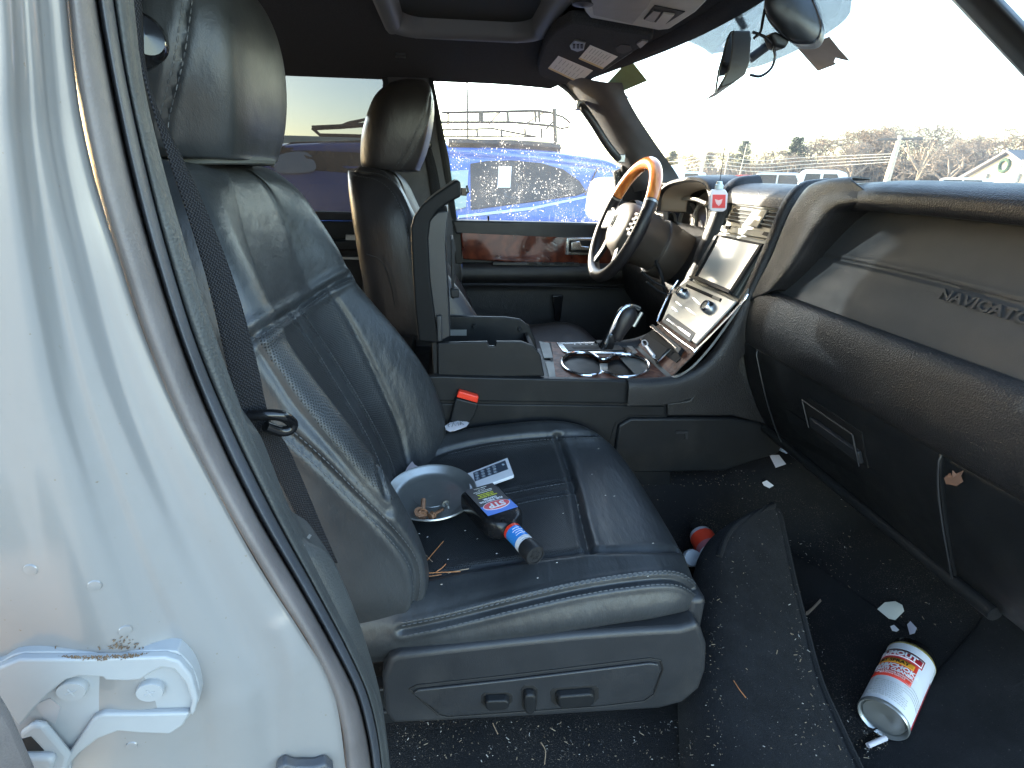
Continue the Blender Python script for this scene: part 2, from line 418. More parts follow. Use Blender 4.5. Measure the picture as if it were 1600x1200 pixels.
_w=N(nt,'ShaderNodeTexWave'); _w.inputs['Scale'].default_value=9.; _w.inputs['Distortion'].default_value=11.; _w.inputs['Detail'].default_value=5; _w.inputs['Detail Scale'].default_value=2.5; nt.links.new(coord(nt),_w.inputs['Vector'])
_c=mixcol(nt,_w.outputs['Fac'],(.09,.026,.013),(.20,.075,.040)); _c=mixcol(nt,mathn(nt,'MULTIPLY',ramp(nt,noise(nt,60,7),.5,.75),.4),_c,(.22,.17,.14)); nt.links.new(_c,b.inputs['Base Color'])
woodrim,nt,b=nodes('wheel_wood'); b.inputs['Roughness'].default_value=.25; b.inputs['Coat Weight'].default_value=.7
_w=N(nt,'ShaderNodeTexWave'); _w.inputs['Scale'].default_value=14.; _w.inputs['Distortion'].default_value=6.; nt.links.new(coord(nt),_w.inputs['Vector'])
_c=mixcol(nt,_w.outputs['Fac'],(.45,.13,.03),(.66,.24,.06)); nt.links.new(_c,b.inputs['Base Color'])
belt,nt,b=nodes('belt_webbing'); b.inputs['Roughness'].default_value=.8; b.inputs['Specular IOR Level'].default_value=.2
_u=coord(nt,'UV'); _s=N(nt,'ShaderNodeSeparateXYZ'); nt.links.new(_u,_s.inputs[0])
_a=mathn(nt,'SINE',mathn(nt,'MULTIPLY',_s.outputs[0],1500.)); _d=mathn(nt,'SINE',mathn(nt,'ADD',mathn(nt,'MULTIPLY',_s.outputs[1],1800.),mathn(nt,'MULTIPLY',_a,2.)))
_h=mathn(nt,'MULTIPLY',mathn(nt,'ADD',_d,1.),.5); _c=mixcol(nt,_h,(.005,.005,.006),(.036,.036,.040)); nt.links.new(_c,b.inputs['Base Color']); bump(nt,b,[(_h,.8,.001)])
gl_side=glass('side_glass',(.92,.95,.95),.035,speck=True,dustcol=(.80,.78,.72))
gl_wind=glass('windshield_glass',(.93,.95,.94),.08,dustcol=(.82,.82,.82))
gl_tint=glass('tinted_glass',(.034,.044,.055),.009,speck=False)
gl_band=glass('tint_band_glass',(.975,.99,.995),.0)
scr,nt,b=nodes('display_glass'); b.inputs['Base Color'].default_value=(.42,.43,.39,1); b.inputs['Roughness'].default_value=.42; b.inputs['Specular IOR Level'].default_value=1.; b.inputs['Coat Weight'].default_value=1.; b.inputs['Coat Roughness'].default_value=.12
mirg=simple('mirror_glass',(.9,.9,.9),.02,1.)
red=simple('red_plastic',(.85,.05,.02),.35)
# ================================================================ PASSENGER SEAT
seat=empty('bucket_seat',(.12,-.41,.70),'black leather front passenger seat with a metal tray and a bottle lying on its cushion','car seat')
def cushion_rows():
    # section points (y, z) across at several x ; near door -> tunnel side
    secs={
    -.17:[(-.655,.88),(-.675,.92),(-.675,.955),(-.655,.985),(-.60,.995),(-.50,.985),(-.40,.98),(-.30,.985),(-.235,.995),(-.18,1.03),(-.15,1.015),(-.138,.96),(-.14,.88)],
    -.05:[(-.66,.89),(-.685,.93),(-.688,.963),(-.668,1.0),(-.61,1.012),(-.50,1.0),(-.40,.995),(-.30,1.0),(-.235,1.008),(-.18,1.045),(-.148,1.03),(-.135,.97),(-.135,.89)],
     .10:[(-.66,.91),(-.69,.945),(-.692,.98),(-.668,1.016),(-.61,1.026),(-.50,1.015),(-.40,1.01),(-.30,1.015),(-.235,1.024),(-.18,1.062),(-.145,1.045),(-.13,.98),(-.13,.90)],
     .22:[(-.66,.93),(-.69,.96),(-.692,.993),(-.668,1.028),(-.61,1.037),(-.50,1.028),(-.40,1.024),(-.30,1.028),(-.235,1.035),(-.18,1.070),(-.145,1.052),(-.13,.99),(-.13,.91)],
     .30:[(-.66,.94),(-.688,.965),(-.69,.998),(-.665,1.033),(-.61,1.041),(-.50,1.036),(-.40,1.034),(-.30,1.036),(-.235,1.040),(-.18,1.058),(-.145,1.042),(-.132,.985),(-.133,.91)],
     .35:[(-.655,.94),(-.68,.965),(-.682,.996),(-.655,1.026),(-.60,1.034),(-.50,1.034),(-.40,1.034),(-.30,1.034),(-.24,1.033),(-.19,1.035),(-.155,1.018),(-.142,.975),(-.143,.91)],
     .383:[(-.645,.935),(-.665,.955),(-.665,.982),(-.64,1.008),(-.59,1.017),(-.50,1.02),(-.40,1.021),(-.30,1.02),(-.24,1.015),(-.20,1.008),(-.172,.995),(-.16,.96),(-.16,.91)],
     .398:[(-.63,.925),(-.645,.94),(-.645,.958),(-.62,.975),(-.58,.985),(-.50,.989),(-.40,.99),(-.30,.988),(-.25,.983),(-.215,.975),(-.192,.962),(-.18,.94),(-.18,.91)],
     .396:[(-.62,.88),(-.635,.885),(-.635,.895),(-.61,.9),(-.57,.905),(-.50,.907),(-.40,.908),(-.30,.907),(-.25,.905),(-.225,.9),(-.205,.895),(-.195,.89),(-.195,.88)]}
    keys=[-.17,-.05,.10,.22,.30,.35,.383,.398,.396]
    return [[(k if i<8 else .392,y,z) for y,z in secs[k]] for i,k in enumerate(keys)]
cs=Surf(loft(cushion_rows(),280,230,byparam=True),toward=(.1,-.4,3))
# panel materials: perforated insert
cs.tree()
INS=[(640,742),(655,727),(700,705),(760,690),(870,682),(895,762),(920,862),(850,870),(760,882),(690,895),(652,905),(630,860)]
cs.matmask=None
g1=[(652,905),(690,897),(760,884),(850,870),(920,863),(990,860),(1058,860)]
g2=[(640,735),(660,722),(700,705),(760,692),(815,685),(870,681),(920,679),(966,681)]
g3=[(871,682),(884,720),(897,762),(908,810),(921,862)]
g4=[(740,776),(790,768),(840,758),(893,750)]; g5=[(740,797),(790,788),(845,776),(896,769)]
g6=[(628,985),(700,970),(800,945),(900,922),(990,908),(1050,905),(1080,918),(1092,935)]
for g,d,w,r in ((g1,.0045,.006,.0015),(g2,.0045,.006,.0015),(g3,.010,.007,.002),(g4,.003,.004,.0016),(g5,.003,.004,.0016),(g6,.005,.005,.003)):
    cs.groove(g,d,w,r)
    cs.bvh=None
cs.n=gnorm(cs.G)*(-1 if cs.flip else 1)
cs.mask(INS,1)
cus=cs.build('cushion',[leaw,leap],seat)
off=lambda L,dx,dy:[(x+dx,y+dy) for x,y in L]
stitches('stitching',cs,[off(g6,0,-8),off(g6,0,-12),off(g6,2,9)],thread,cus,step=.0085,length=.006,r=.0012,lift=.001)
stitches('stitching',cs,[off(g4,0,4),off(g5,0,4),off(g2[2:],0,5)],thread,cus,step=.008,r=.0010)
# plastic side shield with switches
base=prismY('side_shield',[(607,1032),(618,1024),(700,1014),(800,1003),(900,993),(1000,986),(1040,984),(1062,983),(1080,978),(1091,972),(1098,985),(1106,1010),(1104,1050),(1094,1078),(1068,1100),(1030,1110),(850,1121),(700,1129),(612,1133),(600,1115),(596,1060)],-.70,-.655,plasg,seat,bevel=.010,seg=4)
bs=Surf(loft([[(-.25,-.7012,.7),(.5,-.7012,.7)],[(-.25,-.7012,1.05),(.5,-.7012,1.05)]],3,3),toward=CP)
slab('switch_panel',bs,[(645,1082),(652,1076),(800,1060),(1015,1034),(1028,1036),(1031,1046),(1018,1080),(1005,1090),(940,1098),(700,1116),(690,1114)],-.001,.0035,plasg,base,bevel=.003)
pxline('panel_groove',bs,[(640,1077),(652,1071),(800,1055),(1015,1029),(1032,1032),(1036,1046),(1022,1085),(1007,1096),(940,1104),(700,1121),(686,1118)],.0016,dark,base,closed=True,linear=True,h=-.0004)
for c,poly in (((775,1089),[(756,1084),(760,1081),(790,1080),(796,1084),(796,1092),(790,1097),(762,1099),(756,1094)]),((826,1087),[(816,1076),(820,1071),(832,1071),(837,1076),(836,1098),(832,1105),(821,1105),(817,1098)]),((897,1083),[(866,1078),(870,1074),(922,1070),(928,1074),(928,1087),(923,1092),(873,1096),(867,1091)])):
    slab('switch_recess',bs,[(c[0]+(x-c[0])*1.22,c[1]+(y-c[1])*1.22) for x,y in poly],.003,.0042,dark,base,bevel=.0008)
    slab('seat_switch',bs,poly,.003,.016,gloss if False else plas,base,bevel=.0035,taper=.12)
mb=MB(); mb.box((.13,-.40,.86),(.50,.46,.12)); mb.build('seat_pan',plas,seat,bevel=.02)
mb=MB(); mb.box((.385,-.40,.875),(.02,.42,.11)); mb.box((.395,-.55,.84),(.03,.10,.05)); mb.box((.388,-.64,.93),(.03,.07,.11)); mb.build('front_valance',plasg,seat,bevel=.012)
for yy in (-.62,-.20):
    mb=MB(); mb.box((.10,yy,.735),(.62,.045,.03)); mb.box((.10,yy,.765),(.56,.03,.06)); mb.build('seat_rail',satin if False else plas,seat,bevel=.004)
# backrest
def back_rows(full=True):
    H=[(.94,-.085,.05,.245),(.98,-.098,.072,.262),(1.03,-.118,.104,.274),(1.10,-.146,.120,.279),(1.18,-.180,.122,.278),(1.27,-.216,.104,.272),(1.34,-.242,.082,.266),(1.40,-.258,.060,.262),(1.46,-.272,.052,.256),(1.52,-.284,.036,.246),(1.57,-.294,.022,.226),(1.605,-.306,.010,.196),(1.624,-.330,.002,.165),(1.632,-.38,-.01,.14)]
    rows=[]
    for z,c,bb_,w in H:
        b_=bb_; bn_=bb_*.74; k=1 if z<1.5 else .6
        pr=[(-.19,0),(-.19,-w*.6),(-.165,-w+.03),(-.08,-w+.004),(-.005,-w),(bn_*.75,-w+.012),(bn_,-w+.045),(bn_*.72,-w+.085),(bn_*.18+.002,-w+.128),(-.002,-w*.35),(-.004,0),(-.002,w*.35),(b_*.18+.002,w-.128),(b_*.72,w-.085),(b_,w-.045),(b_*.75,w-.012),(-.005,w),(-.08,w-.004),(-.165,w-.03),(-.19,w*.6),(-.19,0)]
        xr=-.378-.09*(z-1.1)
        rows.append([(c+n*.95 if n>-.05 else c+(xr-c)*(n/-.19),-.405+y,z+(n*.28*(1 if z<1.6 else 0) if n>-.05 else -.01)) for n,y in pr])
    return rows
bk=Surf(loft(back_rows(),330,230,byparam=True),toward=(3,-.4,1.5))
b_near=[(448,676),(500,722),(560,782),(605,826),(640,870),(651,905),(648,945),(632,982)]
b_cross=[(372,540),(400,522),(455,488),(510,450),(540,434),(566,422),(590,420)]
b_c1=[(450,490),(485,540),(520,598),(555,655),(585,715),(603,775)]; b_c2=[(466,484),(502,535),(540,595),(575,655),(605,715),(620,768)]
b_i1=[(393,530),(425,580),(465,640),(515,700),(565,760),(605,800)]
b_i2=[(512,450),(545,500),(575,560),(600,615),(622,665),(636,720)]
for g,d,w,r in ((b_cross,.006,.006,.003),(b_c1,.003,.004,.0015),(b_c2,.003,.004,.0015),(b_i1,.004,.006,.001),(b_i2,.004,.006,.001),(b_near,.006,.006,.003)):
    bk.groove(g,d,w,r); bk.bvh=None
bk.n=gnorm(bk.G)*(-1 if bk.flip else 1)
bk.mask([(402,530),(455,492),(466,484),(512,450),(545,500),(575,560),(600,615),(622,665),(636,720),(625,780),(606,780),(574,750),(524,694),(472,632)],1)
bk.mask([(450,490),(466,484),(502,535),(540,595),(575,655),(605,715),(622,775),(603,778),(585,715),(555,655),(520,598),(485,540)],0)
back=bk.build('backrest',[leaw,leap],seat)
stitches('stitching',bk,[off(b_near,5,-7),off(b_near,-6,6),off(b_c1,4,-1),off(b_c2,4,0),off(b_cross,3,5)],thread,back,step=.008)
# headrest
def headrest(cx,cy,cz,parent,tilt=0.,dk_=1.):
    H=[(0,.100,-.004,.080),(.010,.122,0.,.100),(.05,.132,.008,.112),(.10,.137,.010,.116),(.15,.134,.006,.110),(.19,.122,-.004,.096),(.218,.098,-.018,.07),(.232,.06,-.035,.035)]
    rows=[]
    for z,w,f,t in H:
        t*=1.22*dk_;pr=[(f-t,0),(f-t,-w*.6),(f-t*.75,-w*.95),(f-t*.4,-w),(f-.012,-w*.93),(f,-w*.75),(f+.004,-w*.4),(f+.004,0),(f+.004,w*.4),(f,w*.75),(f-.012,w*.93),(f-t*.4,w),(f-t*.75,w*.95),(f-t,w*.6),(f-t,0)]
        rows.append([(cx+a+tilt*z,cy+b2,cz+z) for a,b2 in pr])
    top=[(cx-.05+tilt*.236,cy,cz+.236)]*15; bot=[(cx-.04,cy,cz-.004)]*15
    return Surf(loft([bot]+rows+[top],90,60,byparam=True),toward=(3,cy,cz+.1))
hs=headrest(-.280,-.405,1.630,seat,.12)
hA=[(293,0),(288,40),(280,90),(268,140),(257,185),(255,215)]
hs.groove(hA,.006,.0045,.003); hs.bvh=None; hs.n=gnorm(hs.G)*(-1 if hs.flip else 1)
hr=hs.build('headrest',lea,seat)
stitches('stitching',hs,[off(hA,-8,0),off(hA,8,0)],thread,hr,step=.010,length=.007,r=.0011)
for yy in (-.47,-.34):
    mb=MB(); mb.tube([(-.36,yy,1.56),(-.34,yy,1.67)],.007,10); mb.build('headrest_post',chrome,seat)
mb=MB(); mb.tube(cr([(-.36,-.50,1.628),(-.31,-.505,1.630),(-.283,-.47,1.631),(-.278,-.405,1.632),(-.283,-.34,1.631),(-.31,-.305,1.630),(-.36,-.31,1.628)],40),.0055,8); mb.build('headrest_piping',simple('piping_grey',(.09,.095,.09),.5),seat)
# ================================================================ DRIVER SEAT
ds=empty('bucket_seat',(.28,.41,.70),'dark leather driver seat behind the raised console lid','car seat')
def xf(G,dx,dy,rot=0.,piv=(-.1,1.0),dz=0):
    G=np.array(G).copy(); G[...,1]=-.405-(G[...,1]+.405)  # mirror left-right
    c,s_=math.cos(rot),math.sin(rot); x=G[...,0]-piv[0]; z=G[...,2]-piv[1]
    G[...,0]=piv[0]+c*x+s_*z+dx; G[...,2]=piv[1]-s_*x+c*z+dz; G[...,1]+=dy; return G
DX,DROT=.155,-.005
b2=Surf(xf(loft(back_rows(),110,100,byparam=True),DX,.815,DROT),toward=(3,.4,1.5))
dseam=[(560,271),(590,276),(612,290),(628,315),(640,350),(648,400),(655,440),(662,480)]
b2.groove(dseam,.004,.004,.002); b2.bvh=None; b2.n=gnorm(b2.G)*(-1 if b2.flip else 1)
dback=b2.build('backrest',lead,ds); stitches('stitching',b2,[off(dseam,5,-3),off(dseam,-5,4)],thread,dback,step=.009)
c2=Surf(xf(loft(cushion_rows(),60,60,byparam=True),DX-.03,.815,0,dz=.055),toward=(.1,.4,3)); c2.build('cushion',lead,ds)
h2=headrest(-.088,.405,1.622,ds,.27,1.25)
h2s=[(672,150),(668,175),(655,205),(640,235),(622,262)]
h2.groove(h2s,.003,.004,.002); h2.bvh=None; h2.n=gnorm(h2.G)*(-1 if h2.flip else 1)
dh=h2.build('headrest',lead,ds); stitches('stitching',h2,[off(h2s,-5,0),off(h2s,5,1)],thread,dh,step=.009)
for yy in (.34,.47):
    mb=MB(); mb.tube([(-.20,yy,1.56),(-.18,yy,1.68)],.007,8); mb.build('headrest_post',chrome,ds)
mb=MB(); mb.box((.28,.41,.86),(.5,.5,.22)); mb.build('seat_base',plas,ds,bevel=.02)
bsd=Surf(loft([[(-.6,.133,1.0),(.3,.133,1.0)],[(-.6,.133,1.7),(.3,.133,1.7)]],3,3),toward=CP)
pxline('side_shield_seam',bsd,[(572,397),(592,405),(605,425),(613,455),(617,478)],.0014,plasg,ds)
# ================================================================ SEAT BELT
sb=empty('seat_belt',(-.15,-.79,1.2),'black woven front seat belt running down beside the pale door pillar','seat belt')
Lp=[(170,-60),(205,40),(232,140),(262,240),(292,330),(322,430),(348,540),(372,650),(402,690),(440,760),(478,835),(500,880)]
Rp=[(222,-60),(224,40),(234,140),(285,245),(330,345),(370,452),(400,560),(422,655),(448,695),(475,755),(502,820),(528,880)]
ys=[-.72,-.73,-.75,-.76,-.775,-.785,-.79,-.79,-.775,-.755,-.74,-.735]
rowA=[Q(a,b,y=y-.004) for (a,b),y in zip(Lp,ys)]; rowB=[Q(a,b,y=y+.012) for (a,b),y in zip(Rp,ys)]
Surf(loft([rowA,[(a+b_)/2+np.array([.002,0,0]) for a,b_ in zip(rowA,rowB)],rowB],90,10,byparam=True),toward=CP).build('webbing',belt,sb,solid=.0016)
mb=MB(); mb.tube(cr([Q(388,650,y=-.80),Q(415,648,y=-.80),Q(440,650,y=-.795),Q(456,660,y=-.785),Q(455,670,y=-.785),Q(440,674,y=-.79),Q(415,666,y=-.80)],30),.0058,10); mb.build('belt_guide',gloss,sb)
bl=empty('seat_belt_buckle',Q(725,640,y=-.115),'black seat belt buckle with red release button between seat and console','buckle')
mb=MB(); mb.prism([Q(x,y,y=-.160) for x,y in [(712,622),(748,631),(742,650),(727,672),(712,668),(700,672),(706,645)]],(0,.016,0)); mb.build('buckle_body',plas,bl,bevel=.004)
mb=MB(); mb.prism([Q(x,y,y=-.163) for x,y in [(717,611),(748,620),(746,630),(713,621)]],(0,.018,0)); mb.build('release_button',red,bl,bevel=.003)
mb=MB(); mb.prism([Q(x,y,y=-.155) for x,y in [(700,672),(714,669),(706,700),(690,700)]],(0,.016,0)); mb.build('buckle_stalk',plas,bl,bevel=.003)
# ================================================================ CENTRE CONSOLE
co=empty('centre_console',(.2,0,.72),'black centre console with raised armrest lid, wood deck, chrome cup holders and gear selector','console')
YN=-.142
body=prismY('console_body',[(560,596),(690,594),(1040,602),(1044,660),(1050,760),(560,760)],YN+.006,.142,plas,co,bevel=.006)
sp=Surf(loft([[(-.5,YN+.006,.6),(.9,YN+.006,.6)],[(-.5,YN+.006,1.3),(.9,YN+.006,1.3)]],3,3),toward=CP)
prismY('side_panel',[(560,588),(690,588),(1039,597),(1039,632),(560,625)],YN,YN+.02,plas,co,bevel=.004)
prismY('side_panel',[(560,629),(1039,635),(1040,650),(985,650),(962,662),(950,700),(945,770),(560,770)],YN+.002,YN+.02,plas,co,bevel=.003)
prismY('side_bin',[(966,664),(985,653),(1145,653),(1185,660),(1210,676),(1222,696),(1215,708),(1130,735),(1000,738),(955,738)],YN-.004,YN+.03,plas,co,bevel=.006,at=YN)
slab('bin_latch',Surf(loft([[(-.5,YN-.0045,.6),(1.2,YN-.0045,.6)],[(-.5,YN-.0045,1.3),(1.2,YN-.0045,1.3)]],3,3),toward=CP),[(1056,673),(1074,673),(1074,685),(1070,685),(1070,677),(1056,677)],0,.004,plasg,co)
# front side panel rising to the stack and the curved arm
prismY('front_side_panel',[(1044,632),(1078,627),(1108,597),(1150,530),(1180,470),(1240,440),(1300,560),(1235,695),(1190,662),(1145,651),(1044,651)],YN+.004,YN+.03,dashm,co,bevel=.004,at=YN)
prismY('arm_side_panel',[(1042,598),(1060,597),(1082,588),(1108,566),(1135,532),(1156,500),(1172,466),(1184,440),(1240,300),(1262,300),(1225,400),(1190,470),(1150,532),(1111,592),(1080,622),(1044,631)],YN-.006,YN+.03,dashm,co,bevel=.008,at=YN,seg=4)
# bin
near=prismY('storage_bin',[(684,590),(684,536),(762,534),(764,541),(774,541),(775,534),(815,534),(834,541),(845,556),(851,588)],-.128,-.116,plas,co,bevel=.003)
prismY('storage_bin',[(690,540),(694,493),(790,495),(812,498),(826,508),(836,530),(842,560),(690,560)],.112,.124,plas,co,bevel=.003,at=.118)
mb=MB(); p=Q(700,560,y=-.12); mb.box((p[0]-.03,0,1.21),(.012,.24,.10)); mb.box((.075,0,1.165),(.27,.236,.012)); mb.box((.205,0,1.185),(.012,.236,.05)); mb.build('storage_bin',dark,co,bevel=.003)
farw=Surf(loft([[(-.3,.1115,1.1),(.5,.1115,1.1)],[(-.3,.1115,1.35),(.5,.1115,1.35)]],3,3),toward=CP)
for c in ((741,509),(812,514)):
    h=farw.hit(*c); mb=MB(); mb.lathe([(0,0),(.006,0),(.006,.006),(.004,.008),(0,.008)],h[0],h[1],14); mb.build('bin_bump_stop',plas,co)
slab('bin_label',farw,[(697,515),(729,515),(729,524),(697,524)],0,.003,satin,co)
# armrest lid, raised
lid=prismY('armrest_lid',[(655,527),(649,470),(645,400),(643,355),(648,336),(660,319),(680,303),(712,281),(719,283),(720,306),(700,316),(682,330),(673,345),(670,370),(673,430),(682,500),(688,530)],-.135,.120,simple('lid_black',(.0065,.007,.008),.5,grain=(700,.35,.0006),spec=.15),co,bevel=.012,at=-.1,seg=4)
prismY('lid_liner',[(660,392),(661,365),(668,346),(684,330),(700,328),(699,345),(696,380),(700,450),(704,520),(688,528),(676,480),(666,430)],-.128,.113,plasg,co,bevel=.003,at=-.1)
inn=Surf(loft([[Q(705,520,y=-.10)-[0,.05,0],Q(698,333,y=-.10)-[0,.05,0]],[Q(705,520,y=-.10)+[0,.25,0],Q(698,333,y=-.10)+[0,.25,0]]],4,4),toward=(2,0,1.4))
mb=MB(); mb.box(Q(693,420,y=-.10)+[.020,.035,0],(.006,.10,.13)); mb.build('lid_pocket',dark,co,bevel=.002)
mb=MB(); mb.box(Q(693,455,y=-.10)+[.025,-.015,0],(.02,.025,.02)); mb.build('lid_damper',dark,co,bevel=.004)
mb=MB(); mb.box(Q(722,300,y=-.10)+[.004,.03,0],(.012,.04,.016)); mb.tube([Q(722,305,y=-.1)+[.005,.03,0],Q(727,300,y=-.1)+[.008,.03,0],Q(724,290,y=-.1)+[.008,.03,0]],.003,6); mb.build('lid_latch',gloss,co,bevel=.002)
mb=MB(); mb.box(Q(684,512,y=-.13)+[.004,0,.0],(.012,.02,.06)); mb.build('lid_hinge',plasg,co,bevel=.003); mb=MB(); mb.box(Q(690,500,y=.10)+[.004,0,0],(.012,.02,.05)); mb.build('lid_hinge',plasg,co,bevel=.003)
# rear cup holders
mb=MB()
for cx,cy,r in ((-.185,-.03,.042),(-.185,.065,.042)):
    mb.tube([(cx+r*math.cos(t),cy+r*math.sin(t),1.208) for t in np.linspace(0,2*math.pi,32,endpoint=False)],.004,8,closed=True)
mb.build('cup_holder_ring',chrome,co)
mb=MB(); mb.box((-.30,0,1.185),(.40,.27,.03)); mb.build('rear_deck',plas,co,bevel=.006)
mb=MB()
for cy in (-.03,.065): mb.lathe([(0,.0),(.038,0),(.038,.0015),(0,.0015)],(-.185,cy,1.201),(0,0,1),24)
mb.build('cup_holder_well',dark,co)
# deck (wood) with cup-holder wells
ZD=1.157
dk=Surf(loft([[(.17,-.15,ZD),(.60,-.15,ZD)],[(.17,.15,ZD),(.60,.15,ZD)]],4,4),toward=CP)
dk=Surf(loft([[(-.1,-.4,ZD),(.9,-.4,ZD)],[(-.1,.4,ZD),(.9,.4,ZD)]],4,4),toward=CP)
deck=slab('wood_deck',dk,[(864,592),(862,545),(850,533),(1000,545),(1062,592),(1040,596)],-.03,.0,wood2,co,bevel=.003)
cup_px=[(878,566),(886,556),(905,552),(926,555),(937,562),(950,562),(960,556),(985,556),(1005,562),(1014,571),(1010,582),(990,590),(965,590),(948,584),(938,583),(928,588),(905,587),(884,578)]
c1=slab('tmp',dk,cup_px,-.025,.02,dark,None,smoothn=60); cut(deck,c1)
slab('cup_holder_floor',dk,cup_px,-.085,-.08,dark,co,smoothn=50)
H=[dk.hit(x,y)[0] for x,y in cr(cup_px,60,closed=True)]
mb=MB(); m=len(H); mb.add([h+[0,0,-.001] for h in H]+[h+[0,0,-.08] for h in H],[(i,(i+1)%m,m+(i+1)%m,m+i) for i in range(m)]); mb.build('cup_holder_wall',gloss,co)
mb=MB(); mb.tube([h+[0,0,.003] for h in H],.0042,8,closed=True); mb.build('cup_holder_ring',chrome,co)
cb_px=[(937,564),(950,564),(951,582),(939,581)]
slab('cup_holder_bridge',dk,cb_px,-.03,-.006,satin,co,bevel=.002)
sh_px=[(869,537),(968,535),(990,550),(984,553),(886,553),(880,551)]
slab('selector_plate',dk,sh_px,0,.004,chrome,co,bevel=.0015)
slab('selector_gate',dk,[(880,540),(962,538),(976,550),(888,551)],.003,.006,plas,co,bevel=.001)
slab('selector_slot',dk,[(892,545),(950,544),(957,548),(897,549)],.005,.0065,dark,co)
for i,ch in enumerate('PRND21'):
    h=dk.hit(898+i*9,541.5)[0]+[0,0,.007]; text3('gate_letter',ch,h,(1,-.1,0),(.1,1,0),.010,white,co)
slab('deck_seam',dk,[(857,536),(861,536),(868,592),(864,592)],0,.0015,dark,co)
slab('deck_end_plate',dk,[(842,534),(858,537),(864,560),(850,560)],0,.002,silverp,co); slab('deck_end_plate',dk,[(852,566),(865,566),(868,590),(858,590)],0,.002,silverp,co)
slab('deck_switch',dk,[(978,541),(986,541),(996,552),(989,554)],0,.004,beige,co,bevel=.001); slab('deck_switch',dk,[(966,541),(972,541),(984,556),(978,558)],0,.004,chrome,co,bevel=.001)
# gear lever
gl=empty('gear_lever',Q(945,545,z=ZD),'black leather gear lever with chrome spine leaning forward on the console','gear lever')
def tw(pts,ws,ds,name,mat,par,side=(0,1,0)):
    rows=[]; side=np.array(side,float)
    for i,(p,w,d) in enumerate(zip(pts,ws,ds)):
        t=pts[min(i+1,len(pts)-1)]-pts[max(i-1,0)]; t/=np.linalg.norm(t); f=np.cross(t,side); f/=np.linalg.norm(f)
        rows.append([p+side*w*math.cos(a)+f*d*math.sin(a) for a in np.linspace(0,2*math.pi,17)])
    G=loft([[pts[0]]*17]+rows+[[pts[-1]]*17],40,30,byparam=True); s=Surf(G,toward=None); o=s.build(name,mat,par)
    bm=bmesh.new(); bm.from_mesh(o.data); bmesh.ops.remove_doubles(bm,verts=bm.verts,dist=1e-5); bmesh.ops.recalc_face_normals(bm,faces=bm.faces); bm.to_mesh(o.data); bm.free(); return o
kp=[Q(x,y,y=.03) for x,y in ((962,530),(966,518),(974,502),(982,488),(985,480))]
tw(kp,[.020,.024,.026,.024,.014],[.014,.020,.026,.026,.012],'lever_grip',lead,gl)
mb=MB(); mb.tube(cr([Q(942,545,y=.012),Q(953,520,y=.004),Q(962,500,y=.002),Q(972,484,y=.008),Q(986,478,y=.02),Q(999,482,y=.03)],24),[.007]*4+[.006]*20,8); mb.build('lever_spine',chrome,gl)
mb=MB(); mb.prism([Q(x,y,y=.015) for x,y in ((938,547),(958,547),(966,526),(956,520))],(0,.03,0)); mb.build('lever_shaft',gloss,gl,bevel=.004)
mb=MB(); mb.tube([Q(1003,488,y=.03),Q(990,510,y=.03)],.005,8); mb.build('lever_button',satin,gl)
# ================================================================ DASHBOARD
da=empty('dashboard',(.8,-.1,1.2),'dark dashboard with centre display, vents and a padded passenger panel with raised lettering','dashboard')
# --- centre stack
prof=[(.46,1.152),(.53,1.157),(.565,1.190),(.600,1.232),(.645,1.295),(.683,1.362),(.710,1.415),(.730,1.470),(.742,1.52),(.752,1.565),(.775,1.592),(.83,1.603)]
ST=Surf(loft([[(x,y,z) for x,z in prof] for y in (-.128,-.06,0,.06,.128)],80,9),toward=CP)
ST.build('centre_stack',silverp,da)
ST0=Surf(loft([[(x,y,z) for x,z in prof] for y in (-.128,-.06,0,.06,.128)],80,9),toward=CP); _i=[i for i in range(80) if 1.16<ST0.G[0,i,2]<1.315]; _g=ST0.G+ST0.n*.0025; Surf(_g[:,_i[0]:_i[-1]+1],toward=CP).build('stack_wood',wood2,da)
ST=Surf(loft([[(x,y,z) for x,z in prof] for y in (-.30,-.06,0,.06,.30)],80,9),toward=CP)
fr_=[(1055,447),(1072,430),(1163,470),(1158,482),(1092,545),(1084,548),(1034,508),(1032,503)]
slab('control_panel',ST,[(1074,437),(1153,473),(1090,540),(1037,503),(1056,455)],.001,.0066,satin,da,bevel=.002)
pxline('panel_chrome',ST,[(1062,440),(1048,462),(1031,500),(1034,509),(1084,547),(1094,545),(1160,478),(1172,462)],.0026,chrome,da,n=90,h=.007)
for c,r in (((1071,461),.014),((1112,484),.017)):
    h=ST.hit(*c); kn=MB(); kn.lathe([(r*1.15,.004),(r*1.15,.007),(r,.008),(r*.92,.022),(r*.8,.026),(r*.55,.024),(0,.024)],h[0],h[1],28); k=kn.build('control_knob',chrome,da)
    kn=MB(); kn.lathe([(r*.55,.0245),(0,.0247)],h[0],h[1],20); kn.build('knob_face',silverp,k)
for a,b_,c,d in ((1084,466,1098,478),(1058,473,1068,480),(1052,482,1062,489),(1073,482,1092,495),(1093,494,1108,504),(1083,505,1095,514)):
    L=np.hypot(c-a,d-b_); nx,ny=(d-b_)/L*1.8,-(c-a)/L*1.8
    slab('panel_button',ST,[(a,b_),(a+(c-a)*.3+nx,b_+(d-b_)*.3+ny),(c+nx*.4,d+ny*.4),(c,d),(c-nx,d-ny),(a+(c-a)*.4-nx,b_+(d-b_)*.4-ny)],.006,.009,chrome,da,bevel=.0006)
bb=slab('button_bank',ST,[(1047,492),(1091,523),(1081,537),(1037,505)],.006,.008,simple('bank_grey',(.10,.105,.10),.4),da,bevel=.0015)
slab('bank_strip',ST,[(1045,503),(1047,501),(1083,526),(1081,529)],.008,.010,chrome,bb)
